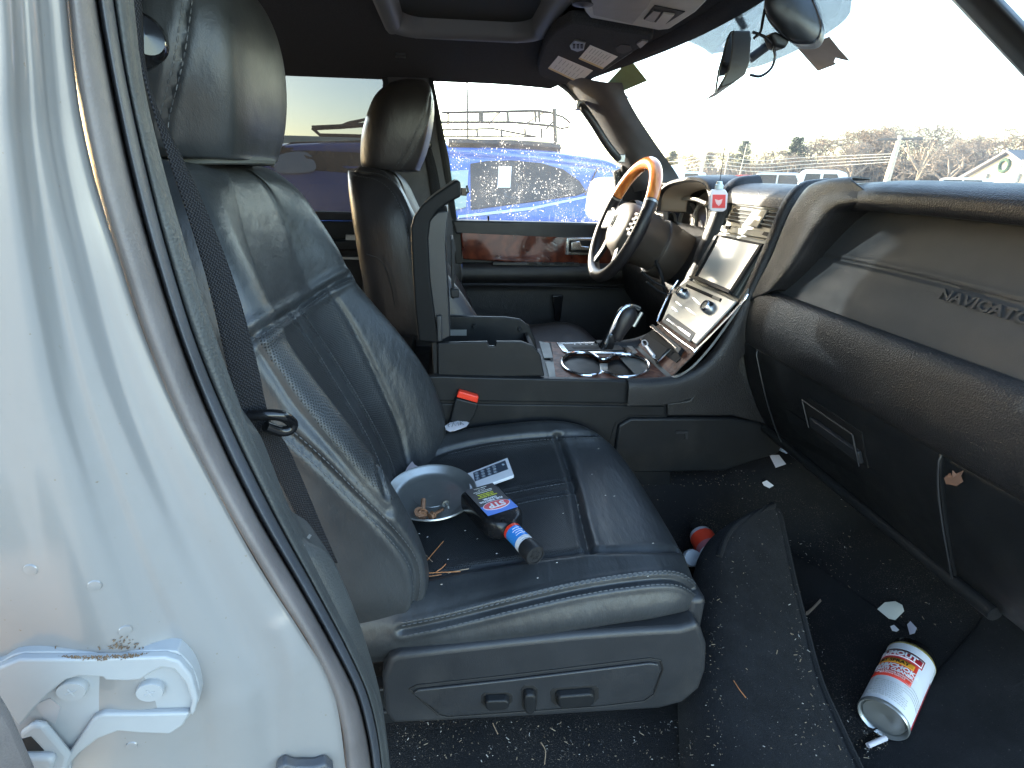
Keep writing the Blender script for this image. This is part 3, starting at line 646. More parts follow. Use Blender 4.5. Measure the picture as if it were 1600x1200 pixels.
slab('disc_slot',ST,[(1077,446),(1131,469),(1129,474),(1075,450)],.003,.0095,dark,da)
slab('disc_button',ST,[(1119,464),(1130,469),(1128,473),(1117,468)],.004,.0105,silverp,da)
# display
slab('display_bezel',ST,[(1121,362),(1205,379),(1152,463),(1082,434)],.0,.006,silverp,da,bevel=.002)
slab('display_recess',ST,[(1127,369),(1199,384),(1150,460),(1089,436)],.005,.0135,dark,da)
slab('display_screen',ST,[(1132,374),(1193,387),(1148,456),(1098,435)],.0065,.0145,scr,da)
slab('bezel_lip',ST,[(1125,372),(1129,372),(1093,437),(1088,436)],.006,.018,plas,da,bevel=.001)
slab('bezel_lip',ST,[(1089,434),(1149,459),(1147,464),(1083,437)],.006,.018,plas,da,bevel=.001)
# upper strip, vents
slab('stack_trim',ST,[(1126,352),(1211,365),(1207,375),(1121,361)],.002,.006,silverp,da,bevel=.001)
for q in ([(1135,353),(1146,354),(1143,359),(1132,358)],[(1199,363),(1208,365),(1204,371),(1195,368)]): slab('small_switch',ST,q,.005,.0085,dark,da)
vs1=[(1149,325),(1181,329),(1166,351),(1136,346)]; vs2=[(1205,330),(1229,332),(1216,360),(1189,354)]
for q in (vs1,vs2):
    v=slab('vent_opening',ST,q,.0,.0035,dark,da)
    for t in (.1,.35,.6,.85):
        a=(q[0][0]+(q[3][0]-q[0][0])*t,q[0][1]+(q[3][1]-q[0][1])*t); b_=(q[1][0]+(q[2][0]-q[1][0])*t,q[1][1]+(q[2][1]-q[1][1])*t)
        pxline('vent_slat',ST,[a,((a[0]+b_[0])/2,(a[1]+b_[1])/2),b_],.0022,silverp,v,h=.005,n=8)
slab('vent_divider',ST,[(1182,328),(1204,330),(1187,357),(1165,352)],.002,.008,silverp,da,bevel=.0015)
slab('clock_badge',ST,[(1177,337),(1195,340),(1191,346),(1174,343)],.008,.0088,satin,da)
# hazard/top pad of stack
TP=Surf(loft([[(.735,y,1.560),(.742,y,1.585),(.765,y,1.603),(.82,y,1.610),(1.0,y,1.606)] for y in (-.14,-.05,.05,.14)],30,12),toward=(.5,0,4)); TP.build('top_pad',dashm,da); TP=Surf(loft([[(.735,y,1.560),(.742,y,1.585),(.765,y,1.603),(.82,y,1.610)] for y in (-.3,-.05,.05,.3)],30,12),toward=(.5,0,4))
pxline('top_chrome_strip',ST,[(1150,320),(1190,325),(1236,328)],.004,satin,da,h=.004,n=20)
# arms beside the stack
def arm(y0,y1,name,crown,mat,par,prf):
    rows=[]
    for t,h in ((0,-.05),(0,-.01),(.08,.004),(.3,crown),(.7,crown),(.92,.004),(1,-.01),(1,-.05)):
        y=y0+(y1-y0)*t
        r=[]
        for i,(x,z) in enumerate(prf):
            a=prf[max(i-1,0)];c=prf[min(i+1,len(prf)-1)]; dx,dz=c[0]-a[0],c[1]-a[1]; L=math.hypot(dx,dz); nx,nz=-dz/L,dx/L
            r.append((x+nx*h,y,z+nz*h))
        rows.append(r)
    return Surf(loft(rows,60,24),toward=None).build(name,mat,par)
aprf=[(.42,1.150),(.52,1.152),(.585,1.172),(.632,1.212),(.662,1.27),(.685,1.34),(.708,1.42),(.730,1.50),(.748,1.57),(.775,1.603),(.83,1.612)]
arm(-.160,-.122,'stack_arm',.012,dashm,da,aprf)
pxline('arm_chrome',ST,[(1044,594),(1062,590),(1085,575),(1110,548),(1135,515),(1160,478),(1180,440),(1200,400),(1222,350)],.0028,satin,da,n=80,h=.006)
arm(.120,.185,'stack_arm',.018,dashm,da,aprf)
# pull-out tray
tr=empty('ashtray_drawer',Q(1040,545,y=0),'small open gloss black drawer with chrome edge below the control panel','drawer')
slab('drawer_opening',ST,[(1026,512),(1070,546),(1064,563),(1058,568),(1002,532)],.0,.004,dark,tr)
slab('drawer_lid',ST,[(1021,513),(1026,512),(1072,549),(1066,559)],.004,.016,plas,tr,bevel=.002)
slab('drawer_tray',ST,[(1006,532),(1014,524),(1048,548),(1028,572)],.004,.010,dark,tr,bevel=.002)
pxline('drawer_edge',ST,[(1004,534),(1028,566),(1030,570)],.003,chrome,tr,n=10,h=.010); pxline('drawer_edge',ST,[(1030,571),(1052,549)],.0025,chrome,tr,n=6,h=.010)
pxline('drawer_edge',ST,[(1022,516),(1045,534),(1064,551)],.002,chrome,tr,n=12,h=.018)
pl=empty('charger_plug',Q(1018,546,y=.03),'tiny clear plastic plug with a ring lying in the open drawer','plug')
pxline('plug_ring',ST,[(1008,538),(1013,536),(1017,540),(1016,545),(1010,545)],.0018,white,pl,n=20,closed=True,h=.014)
slab('plug_body',ST,[(1012,548),(1017,545),(1029,560),(1025,565)],.010,.019,simple('clear_plastic',(.55,.57,.6),.15),pl,bevel=.003)
# --- passenger side fascia: one lateral loft (x,z profile), rows from stack to door
def fas(prf,y0,y1,name,mat,nu=60,nv=40,par=None,tw_=True):
    rows=[]
    for t in np.linspace(0,1,5):
        rows.append([(x,y0+(y1-y0)*t,z) for x,z in prf])
    return Surf(loft(rows,nu,nv),toward=CP)
# recessed panel with shallow seam and lettering
pan=[(.708,1.385),(.722,1.43),(.738,1.47),(.756,1.52),(.772,1.565),(.778,1.585)]
PN=fas(pan,-.16,-.98,'p',None,60,160)
PN.groove([(1235,390),(1255,395),(1330,410),(1420,430),(1500,450),(1640,488)],.003,.0035,.001); PN.bvh=None
PN.n=gnorm(PN.G)*(-1 if PN.flip else 1)
pno=PN.build('padded_panel',dashpanel,da)
stitches('panel_stitching',PN,[[(1235,387),(1255,391),(1330,406),(1420,426),(1500,446),(1599,472)]],dashm,pno,step=.006,length=.004,r=.0006)
# lettering follows the panel
a=PN.hit(1471,459)[0]; b_=PN.hit(1600,497)[0]; ux=(b_-a)/np.linalg.norm(b_-a)
up=PN.hit(1540,468)[0]-PN.hit(1536,490)[0]
text3('raised_lettering','NAVIGATOR',a+np.array([-.002,0,0]),ux,up,.0215,dashpanel,pno,extr=.0024,align='LEFT',bold=.0004,sx=1.30)
# frame (left edge + brow)
brow=[(.775,1.583),(.745,1.576),(.722,1.572),(.708,1.576),(.703,1.590),(.710,1.606),(.735,1.617),(.79,1.622),(.95,1.617),(1.25,1.60)]
rows=[]
for y,dz,dx in ((-.24,-.006,.050),(-.31,-.004,.026),(-.38,-.001,.008),(-.45,.001,-.004),(-.60,0,0),(-.72,-.003,.006),(-.82,-.012,.02),(-.95,-.03,.05)):
    rows.append([(x+dx*(1 if x<.9 else .5),y,z+dz*(1 if z<1.615 or x<.9 else 1)) for x,z in brow])
BR=Surf(loft(rows,60,90),toward=(.5,-.5,4)); BR.build('dash_brow',dashm,da,solid=.004,off=-1)
# left frame: band from brow down to bolster between arm and recess
fl=[]
OUT=[(1330,277),(1292,281),(1262,292),(1238,325),(1222,360),(1206,400),(1188,435),(1172,470)]; INN=[(1392,324),(1348,319),(1308,328),(1284,352),(1262,385),(1246,410),(1228,435),(1210,455)]
xo=[.745,.735,.728,.720,.708,.690]
fo=[Q(x,y,x=v) for (x,y),v in zip(OUT,[.724,.724,.726,.722,.718,.711,.702,.690])]; fi=[Q(x,y,x=v) for (x,y),v in zip(INN,[.712,.709,.708,.705,.703,.699,.694,.690])]
fb=[p+[.07,-.004,0] for p in fi]; fo2=[p+[.05,.015,0] for p in fo]
FL=Surf(loft([fo2,fo,[ (p+q)/2+[-.006,0,0] for p,q in zip(fo,fi)],fi,fb],50,40),toward=CP); FL.build('panel_frame',dashm,da,solid=.004)
# corner between brow and frame
# bolster + lower
bol=[(.722,1.380),(.706,1.392),(.692,1.389),(.681,1.374),(.674,1.348),(.671,1.318),(.673,1.290),(.681,1.266),(.697,1.254)]
rows=[]
for y,k in ((-.165,.5),(-.20,.85),(-.26,1),(-.45,1),(-.65,1),(-.80,1),(-.98,.95)):
    rows.append([(.70+(x-.70)*k,y,z) for x,z in bol])
BO=Surf(loft(rows,60,70),toward=CP); BO.build('dash_bolster',dashm,da,solid=.003)
low=[(.700,1.262),(.695,1.25),(.720,1.17),(.755,1.10),(.790,1.045),(.83,1.01),(.95,1.0)]
LW=fas(low,-.15,-1.0,'l',None,50,60); LW.build('lower_fascia',plas,da,solid=.003)
gpx=[(1187,546),(1240,574),(1320,619),(1400,664),(1480,711),(1478,760),(1484,820),(1500,903),(1440,860),(1340,788),(1240,706),(1222,678),(1204,620)]
gb=slab('glovebox_door',LW,gpx,.002,.012,plas,da,bevel=.003)
c1=slab('tmp',LW,[(1262,622),(1342,676),(1352,724),(1272,664)],-.03,.05,dark,None); cut(gb,c1)
slab('handle_recess',LW,[(1258,616),(1348,676),(1358,730),(1266,668)],-.004,.0025,dark,da)
hh=slab('glovebox_handle',LW,[(1271,650),(1348,704),(1352,723),(1273,664)],.002,.010,plasg,da,bevel=.002)
pxline('handle_edge',LW,[(1262,622),(1342,676)],.0016,plasg,da,h=.012,n=10); pxline('handle_edge',LW,[(1262,622),(1272,664)],.0016,plasg,da,h=.012,n=6); pxline('handle_edge',LW,[(1342,676),(1352,724)],.0016,plasg,da,h=.012,n=6)
for q in ([(1189,547),(1240,575),(1320,620),(1400,665),(1478,711)],[(1478,712),(1477,760),(1484,820),(1497,898)],[(1188,548),(1204,620),(1222,676),(1240,704)]):
    pxline('glovebox_edge_highlight',LW,q,.0017,plasg,da,n=30,h=.011)  # paler tubes added as highlights along the door edges
# knee tube along the bottom
mb=MB(); mb.tube([(.80,-.15,1.022),(.80,-.45,1.02),(.80,-.78,1.02)],.013,12); mb.build('knee_edge',plas,da)
# right lower end panel (beyond the glovebox)
# --- dash top to the windshield
DT=Surf(loft([[(.80,y,1.600),(.95,y,1.606),(1.10+.12*(1-(y/.9)**2),y,1.595),(1.35-.35*(y/.9)**2,y,1.58)] for y in (.98,.8,.6,.4,.2,.1,0,-.2,-.5,-.8,-.98)],20,60),toward=(.9,0,4)); DT.build('dash_top',dashm,da,solid=.01)
mb=MB(); mb.prism([(x,-.975,z) for x,z in ((1.25,1.575),(.95,1.585),(.80,1.585),(.765,1.56),(.75,1.50),(.725,1.43),(.705,1.385),(.685,1.32),(.70,1.25),(.75,1.12),(.80,1.03),(1.25,1.0))],(0,-.012,0)); mb.build('dash_end_cap',dashm,da,bevel=.004)
# --- instrument cluster
ho=[Q(x,y,x=.73) for x,y in ((1027,330),(1030,305),(1042,291),(1062,284),(1085,282),(1101,287),(1109,300),(1112,325),(1106,365),(1095,400))]
ho=[np.array(p) for p in ho]
fwd=np.array([.13,0,-.012])
def scl(L,k,d): c=sum(L)/len(L); return [c+(p-c)*k+d for p in L]
HD=Surf(loft([scl(ho,1.10,np.array([.10,0,.012])),scl(ho,1.05,np.array([.01,0,.010])),scl(ho,1.0,np.array([-.004,0,.004])),scl(ho,.96,np.array([.0,0,0])),scl(ho,.93,np.array([.05,0,-.004])),scl(ho,.90,fwd)],60,24),toward=None); HD.build('cluster_hood',dashm,da)
gp=scl(ho,.93,fwd)
mb=MB(); mb.prism(gp,(.01,0,0)); mb.build('gauge_panel',simple('gauge_panel_beige',(.24,.21,.18),.5),da)
for (x,y),r in (((1076,350),.062),((1050,352),.040),((1097,345),.05)):
    c=Q(x,y,x=.845); mb=MB(); mb.lathe([(r*1.12,0),(r*1.15,-.012),(r,-.010),(r,0)],c,(1,0,-.05),40); g=mb.build('gauge_ring',satin,da)
    mb=MB(); mb.lathe([(r,-.001),(0,-.0012)],c,(1,0,-.05),32); mb.build('gauge_face',simple('gauge_face',(.05,.04,.035),.3) if r>.06 else MATS['gauge_face'] if 'gauge_face' in MATS else gloss,g)
    mb=MB(); mb.tube([c+[-.006,0,0],c+[-.006,-r*.5,-r*.5]],.002,6); mb.build('gauge_needle',white,g)
mb=MB(); mb.tube(cr([Q(x,y,x=.80) for x,y in ((1036,372),(1034,335),(1045,318),(1065,311),(1085,311),(1104,318))],40),.006,8); mb.build('cluster_bezel',satin,da)
Surf(loft([scl(ho,.955,np.array([.008,0,0])),scl(ho,.86,np.array([.05,0,-.004])),scl(ho,.80,np.array([.085,0,-.006]))],60,14),toward=None).build('cluster_sunlit_band',simple('sunlit_band_beige',(.30,.26,.21),.5),da,solid=.002)  # added band; sunlight inside the hood is put into its beige colour
for k in range(4):
    a=Q(1024+k*.5,319+k*9,x=.76); mb=MB(); mb.box(a+[0,.02,0],(.02,.07,.006)); mb.build('vent_slat',dark,da,bevel=.001)
mb=MB(); mb.prism([Q(x,y,x=.775) for x,y in ((1014,310),(1036,306),(1036,352),(1010,356))],(.02,0,0)); mb.build('side_vent_panel',beige,da,bevel=.003)
# driver side lower fascia
rows=[[(x,y,z) for x,z in ((.80,1.60),(.76,1.52),(.745,1.42),(.72,1.34),(.70,1.27),(.75,1.18),(.85,1.08))] for y in (.18,.4,.6,.75,.96)]
LD=Surf(loft(rows,40,20),toward=CP); 
rows=[[(x,y,z) for x,z in ((.92,1.585),(.88,1.52),(.86,1.46))] for y in (.18,.4,.6,.75,.96)]
rows2=[[(x,y,z) for x,z in ((.82,1.47),(.77,1.42),(.735,1.36),(.71,1.29),(.73,1.20),(.80,1.10),(.9,1.04))] for y in (.17,.4,.6,.75,.96)]
Surf(loft(rows2,40,20),toward=CP).build('knee_panel',dashm,da,solid=.003)
mb=MB(); mb.box((.95,.55,1.50),(.10,.8,.16)); mb.build('dash_core',dark,da)
prismY('end_panel',[(962,268),(975,262),(1000,258),(1040,272),(1046,300),(1010,420),(985,420)],.93,.95,dashm,da,at=.90)
for (x0,y0,x1,y1) in ((1002,424,1040,450),(1010,440,1046,462)):
    mb=MB(); mb.tube([Q(x0,y0,y=.22),Q((x0+x1)/2,(y0+y1)/2+3,y=.22),Q(x1,y1,y=.20)],.003,6); mb.build('wire_loop',plas,da)
# ================================================================ STEERING WHEEL
wc=np.array([.548,.415,1.488]); tl=R(21.5)
wu=np.array([math.sin(tl),0,math.cos(tl)]); wn=np.array([-math.cos(tl),0,math.sin(tl)]); wl=np.array([0,1.,0])
sw=empty('steering_wheel',wc,'steering wheel with glossy orange wood upper rim and black leather lower rim','steering wheel')
RR=.184
def rim(a0,a1,r,n=60):
    return [wc+RR*(math.sin(a)*wl+math.cos(a)*wu) for a in np.linspace(a0,a1,n)]
mb=MB(); mb.tube(rim(R(-68),R(68),0),.0195,18); mb.build('wood_rim',woodrim,sw)
mb=MB(); mb.tube(rim(R(66),R(294),0,90),.0196,18); mb.build('leather_rim',lead,sw)
for a in (68,-68):
    mb=MB(); mb.tube(rim(R(a-.9),R(a+.9),0,4),.0202,16); mb.build('rim_joint',satin,sw)
def wp(u,v,h=0): return wc+wl*u+wu*v+wn*h
rows=[]
for k,(sc_,h) in enumerate(((1.02,-.035),(1.03,-.01),(.98,.008),(.85,.022),(.55,.032),(.2,.036),(0.01,.037))):
    rows.append([wp(u*sc_,v*sc_-.01,h-.012) for u,v in ((0,.072),(.05,.068),(.088,.045),(.098,.005),(.085,-.04),(.055,-.075),(0,-.088),(-.055,-.075),(-.085,-.04),(-.098,.005),(-.088,.045),(-.05,.068),(0,.072))])
hubS=Surf(loft(rows,60,30,byparam=True),toward=(-2,.4,1.5)); hub=hubS.build('airbag_cover',simple('hub_vinyl',(.17,.15,.13),.45,grain=(700,.4,.0006)),sw)
for s_ in (-1,1):
    rows=[[wp(s_*u,v+dv,h) for u,v,h in ((.08,.0,.0),(.12,-.005,-.004),(.172,-.01,-.003))] for dv in (-.035,-.012,.012,.03)]
    Surf(loft(rows,14,10)).build('spoke',plasg,sw,solid=.012)
    rows=[[wp(s_*(u+du),v,h) for u,v,h in ((.045,-.07,-.004),(.06,-.11,-.006),(.085,-.158,-.003))] for du in (-.014,0,.014)]
    Surf(loft(rows,14,8)).build('spoke',plasg,sw,solid=.012)
    for k in range(4):
        mb=MB(); q=wp(s_*(.112+.004*k),-.020+.016*k,.004); mb.tube([q-wl*.014,q+wl*.014],.0055,6); mb.build('wheel_button',beige2,sw)
mb=MB(); e=wp(0,0,.0275); 
for u0,v0,u1,v1 in ((-.010,-.020,-.010,.020),(.010,-.020,.010,.020),(-.010,.020,.010,.020),(-.010,-.020,.010,-.020),(0,-.014,0,.014),(-.006,0,.006,0)): mb.tube([wp(u0,v0-.01,.0265),wp(u1,v1-.01,.0265)],.0017,6)
mb.build('badge_emblem',gloss,sw)
cl=empty('steering_column',wc+[.15,0,-.08],'dark plastic steering column shroud behind the wheel','steering column')
def ring(c,ru,rv,n=17): return [c+wl*ru*math.cos(a)+wu*rv*math.sin(a) for a in np.linspace(0,2*math.pi,n)]
ctr=lambda h,d=0: wc+wn*(-h)+wu*d
Surf(loft([ring(ctr(.005,-.01),.09,.08),ring(ctr(.03,-.02),.10,.095),ring(ctr(.09,-.025),.085,.085),ring(ctr(.14,-.03),.075,.08),ring(ctr(.145,-.03),.085,.09),ring(ctr(.22,-.035),.08,.085),ring(ctr(.30,-.03),.07,.07)],40,40,byparam=True)).build('column_shroud',simple('column_plastic',(.055,.045,.038),.45,grain=(700,.4,.0006)),cl)
mb=MB(); mb.tube(cr([ctr(.10,0)+wl*.05,ctr(.09,.02)+wl*.13,ctr(.08,.03)+wl*.19],16),[.008]*8+[.011]*8,10); mb.build('column_stalk',plas,cl)
mb=MB(); mb.tube(cr([ctr(.13,-.06)+wl*-.05,ctr(.16,-.10)-wl*.09,ctr(.20,-.15)-wl*.10],12),.006,8); mb.build('tilt_lever',plas,cl)
# ================================================================ BODY SHELL
bo=empty('suv_body',(0,0,0),'silver SUV body with a pale painted door pillar, black headliner and dark carpeted footwell','car')
def yw(z): return .955-.115*max(0,(z-1.43))/.55     # inner wall lean
def W(x,y,off_=0.):
    """photo point on the leaning driver-side wall"""
    yy=.93
    for _ in range(6): p=Q(x,y,y=yy); yy=yw(p[2])+off_
    return Q(x,y,y=yy)
def wallpoly(name,px,th,mat,par,off_=0,bevel=.004,smoothn=0):
    P=cr(px,smoothn,closed=True) if smoothn else px
    mb=MB(); mb.prism([W(x,y,off_) for x,y in P],(0,th,0)); return mb.build(name,mat,par,bevel=bevel)
# headliner with sunroof well
nx,ny=90,80; xs=np.linspace(-2.3,.50,nx); yv=np.linspace(-.86,.86,ny)
def hz(x,y):
    z=1.975-.055*(abs(y)/.86)**3-.02*max(0,(x-.1)/.4)**2
    return z
def hdr_x(y): return .585-.21*(abs(y)/.86)**2.2+(.0)
SX0,SX1,SY=-.125,.245,.375
V=[];
for i,x in enumerate(xs):
    for y in yv:
        X=x if x<0 else x*hdr_x(y)/.50
        V.append((X,y,hz(X,y)))
Fc=[]
for i in range(nx-1):
    for j in range(ny-1):
        cx=(V[i*ny+j][0]+V[(i+1)*ny+j+1][0])/2; cy=(yv[j]+yv[j+1])/2
        if SX0<cx<SX1 and abs(cy)<SY: continue
        Fc.append((i*ny+j,i*ny+j+1,(i+1)*ny+j+1,(i+1)*ny+j))
build('headliner',V,Fc,head,bo,smooth=60)
def rr(x0,x1,y0,y1,r,z,n=8):
    out=[]
    for cx,cy,a0 in ((x1-r,y1-r,0),(x0+r,y1-r,90),(x0+r,y0+r,180),(x1-r,y0+r,270)):
        for t in np.linspace(0,90,n): a=R(a0+t); out.append((cx+r*math.cos(a),cy+r*math.sin(a),z if not callable(z) else z(cx,cy)))
    return out
zz=1.966
rows=[rr(SX0-.03,SX1+.03,-SY-.03,SY+.03,.09,1.968),rr(SX0-.018,SX1+.018,-SY-.018,SY+.018,.085,1.957),rr(SX0,SX1,-SY,SY,.075,1.957),rr(SX0+.012,SX1-.012,-SY+.012,SY-.012,.065,1.968),rr(SX0+.02,SX1-.02,-SY+.02,SY-.02,.06,2.0)]
rows=[r+[r[0]] for r in rows]
Surf(loft(rows,160,24,byparam=True)).build('sunroof_surround',simple('sunroof_trim',(.13,.13,.135),.55,grain=(800,.3,.0005)),bo)
mb=MB(); mb.box(((SX0+SX1)/2,0,2.002),(SX1-SX0+.06,2*SY+.06,.01)); mb.build('sunroof_shade',simple('shade_cloth',(.014,.017,.017),.85,grain=(900,.4,.0008)),bo)
# outer roof panel
rows=[[(x,y,2.045-.07*(abs(y)/.9)**3-(.05*((x-.1)/.5)**2 if x>.1 else 0)) for x in (-2.4,-1.2,0,.5*m_,m_)] for y,m_ in ((-.88,.26),(-.6,.40),(0,.54),(.6,.42),(.88,.30))]
Surf(loft(rows,30,20)).build('roof_panel',paint,bo,solid=.01)
# windscreen header trim
hp=[(hdr_x(y),y,hz(hdr_x(y),y)) for y in np.linspace(-.66,.66,15)]
rows=[[(x-.035,y,z+.004) for x,y,z in hp],[(x-.02,y,z-.008) for x,y,z in hp],[(x+.005,y,z-.012) for x,y,z in hp],[(x+.03,y,z-.004) for x,y,z in hp],[(x+.03,y,z+.05) for x,y,z in hp]]
Surf(loft(rows,60,20)).build('windscreen_header',head,bo,solid=.004)
# driver A pillar trim
Lp=[(868,118),(888,138),(914,170),(944,212),(966,244),(978,268),(990,300)]; Rp=[(944,128),(950,146),(968,178),(994,216),(1016,246),(1032,268),(1046,292)]
la=[W(x,y) for x,y in Lp]; ra=[Q(x,y,y=v) for (x,y),v in zip(Rp,(.615,.64,.69,.75,.80,.84,.86))]
mid=[(p+q)/2+np.array([-.03,-.045,0]) for p,q in zip(la,ra)]
AP=Surf(loft([[p+[0,.05,0] for p in la],la,[(p*2+q)/3+np.array([-.02,-.03,0]) for p,q in zip(la,ra)],[(p+q*2)/3+np.array([-.02,-.03,0]) for p,q in zip(la,ra)],ra,[p+[.06,.0,0] for p in ra]],60,40),toward=CP); AP.build('driver_pillar_trim',pillarcloth,bo)
# mirrored passenger-side windscreen pillar
ra2=[np.array([p[0]+.0,-p[1]-.0,p[2]]) for p in ra]
A=Q(1478,-14,y=-.62); B=Q(1612,128,y=-.675); A2=Q(1550,-14,y=-.665); B2=Q(1650,92,y=-.715)
_k=lambda p:(p-CP)/np.linalg.norm(p-CP)*.045
d=(B-A); rows=[[A-d*1.2,B+d*1.7],[A-d*1.2+[-.02,-.02,.01],B+d*1.7+[-.02,-.02,.01]],[A2-d*1.2+[-.01,-.005,0],B2+d*1.7+[-.01,-.005,0]],[A2-d*1.2+_k(A2),B2+d*1.7+_k(B2)],[A-d*1.2+_k(A),B+d*1.7+_k(B)],[A-d*1.2,B+d*1.7]]
Surf(loft(rows,20,40)).build('passenger_pillar_trim',plas,bo)
c=Q(1594,84,y=-.72); 
# grab handle on the driver pillar
gh=empty('grab_handle',W(935,205),'grey grab handle on the driver side windscreen pillar above the door glass','grab handle')
mb=MB(); mb.tube(cr([W(906,163,-.05),W(912,170,-.105),W(928,193,-.115),W(946,222,-.115),W(962,243,-.105),W(970,250,-.05)],40),[.010]+[.014]*38+[.010],10); mb.build('handle_bar',plasg,gh)
mb=MB(); mb.box(W(905,165,-.07),(.03,.05,.03)); mb.box(W(968,248,-.07),(.03,.05,.03)); mb.build('handle_foot',satin,gh,bevel=.004)
# B pillar (driver side) and roof rail
wallpoly('driver_side_pillar',[(598,92),(668,102),(676,130),(690,220),(706,320),(716,352),(722,420),(735,520),(560,520),(575,300),(606,128)],.05,pillarcloth,bo,-.02,bevel=.012)
wallpoly('pillar_seam',[(668,106),(674,106),(713,350),(707,350)],.03,dark,bo,-.027,bevel=.001)
rw=[W(x,y,-.0) for x,y in ((380,84),(480,90),(595,96),(668,103),(740,104),(800,108),(850,118),(885,136),(915,168))]
ru=[p+[0,-.10,.03] for p in rw]
Surf(loft([[p+[0,.06,-.0] for p in rw],rw,[p+[0,-.03,.014] for p in rw],ru],60,16),toward=CP).build('roof_rail_trim',head,bo)
mb=MB(); mb.tube([p+[0,.004,-.004] for p in cr(rw,60)],.007,8); mb.build('door_seal',rubber2,bo)
# outer side: sill, rear quarter etc. (driver side)
mb=MB(); mb.box((-1.5,.96,.95),(1.9,.06,.9)); mb.box((-2.33,0,1.1),(.06,1.95,1.2)); mb.box((-2.30,0,1.98),(.2,1.8,.1)); mb.box((-1.15,.90,2.0),(2.4,.10,.06)); mb.box((-1.35,.915,1.68),(.16,.05,.56)); mb.build('rear_side_panel',plas,bo,bevel=.01)
# passenger side rear (behind the open doorway)
mb=MB(); mb.box((-1.45,-.96,1.0),(1.9,.05,.86)); mb.box((-1.45,-.90,2.0),(1.9,.12,.06)); mb.box((-1.30,-.93,1.7),(.14,.05,.56)); mb.box((-.52,-.94,1.7),(.16,.05,.56)); mb.build('rear_passenger_side',plas,bo,bevel=.01)
mb=MB(); mb.box((-1.45,-.935,1.70),(1.7,.004,.54)); mb.build('rear_passenger_glass',gl_tint,bo)
mb=MB(); mb.box((-2.33,0,1.75),(.005,1.7,.42)); mb.build('tailgate_glass',gl_tint,bo)
# windscreen glass
T=[(hdr_x(y)+.02,y,hz(hdr_x(y),y)+.006) for y in (.70,.45,.2,0,-.2,-.45,-.70)]
Bt=[(1.42-.42*(y/.92)**2,y,1.57) for y in (.92,.6,.27,0,-.27,-.6,-.92)]
M1=[((a[0]+b_[0])/2+.0,(a[1]+b_[1])/2,(a[2]+b_[2])/2+.02) for a,b_ in zip(T,Bt)]
WS=Surf(loft([T,M1,Bt],50,30),toward=CP); WS.build('windscreen',gl_wind,bo)
slab('tint_band',WS,[(1052,50),(1074,62),(1100,74),(1125,92),(1170,105),(1230,84),(1290,52),(1326,24),(1332,0),(1330,-60),(1100,-60),(1030,40)],.003,.0035,gl_band,bo,smoothn=60)
# bonnet outside
rows=[[(x,y,z-.05*(y/.9)**2) for x,z in ((1.15,1.50),(1.6,1.48),(2.2,1.40),(2.5,1.25),(2.55,.9))] for y in (-.9,-.5,0,.5,.9)]
Surf(loft(rows,20,16)).build('bonnet',paint,bo,solid=.01)
# ---------------- painted near door pillar
edge=[(98,-60),(105,0),(115,100),(130,200),(153,300),(185,400),(224,520),(270,630),(330,750),(400,878),(468,985),(508,1050),(528,1110),(540,1200),(545,1260)]
def crow(L,yv_):
    return [Q(x,y,y=v) for (x,y),v in zip(L,yv_ if hasattr(yv_,'__len__') else [yv_]*len(L))]
wid=[170,180,190,215,240,280,320,370,420,480,540,560,570,580,590]
prof_y=[(0.0,-.946),(.02,-.949),(.07,-.953),(.14,-.956),(.19,-.960),(.26,-.970),(.33,-.976),(.38,-.978),(.44,-.984),(.50,-.991),(.57,-.995),(.65,-.996),(.75,-.996),(.9,-1.0),(1.0,-1.004)]
rows=[]
for f,y in prof_y:
    rows.append([Q(ex-w*f,ey,y=y) for (ex,ey),w in zip(edge,wid)])
PJ=Surf(loft(rows,200,140,byparam=True),toward=CP)
# pressed dents of the lower corner
PJ.groove([(442,980),(455,1010),(458,1080),(452,1150),(440,1220)],-.0025,.010,0,n=30); PJ.bvh=None; PJ.n=gnorm(PJ.G)*(-1 if PJ.flip else 1)
PJ.groove([(380,1100),(375,1150),(372,1230)],-.003,.02,0,n=20); PJ.bvh=None
pj=PJ.build('door_pillar',paint,bo)
for c in ((48,890),(148,915),(196,985),(206,1165)):
    h=PJ.hit(*c); mb=MB(); mb.lathe([(.0045,0),(.004,.0009),(.001,.0012),(0,.0012)],h[0],h[1],18); mb.build('spot_weld',paint,pj)
h=PJ.hit(0,920)
# inner left lighter channel beyond the crease at far left
# ----- hinge bracket
hg_o=[(4,1032),(38,1018),(150,1018),(262,1015),(284,1022),(303,1045),(313,1080),(308,1100),(290,1125),(272,1136),(222,1134),(190,1132),(160,1142),(130,1165),(112,1185),(95,1215),(-40,1215),(-40,1060)]
hgS=Surf(loft([crow([(-120,900),(-120,1300)],-1.010),crow([(500,900),(500,1300)],-.972)],4,4),toward=CP)
br=slab('hinge_bracket',hgS,hg_o,-.014,.001,bracketp,pj,bevel=.001,smoothn=90)
up_o=[(4,1032),(38,1018),(150,1018),(262,1015),(284,1022),(303,1045),(313,1080),(308,1100),(303,1108),(300,1098),(303,1084),(293,1055),(275,1034),(258,1031),(240,1040),(225,1050),(205,1052),(170,1051),(166,1046),(130,1044),(110,1050),(85,1070),(60,1095),(38,1122),(20,1100),(-10,1050)]
slab('bracket_flange',hgS,up_o,.0,.007,bracketp,br,bevel=.002)
lo_o=[(300,1103),(290,1122),(270,1136),(222,1134),(190,1131),(158,1143),(130,1165),(112,1185),(96,1212),(84,1212),(100,1180),(118,1158),(134,1135),(150,1112),(165,1104),(240,1104)]
slab('bracket_flange',hgS,lo_o,.0,.0065,bracketp,br,bevel=.002)
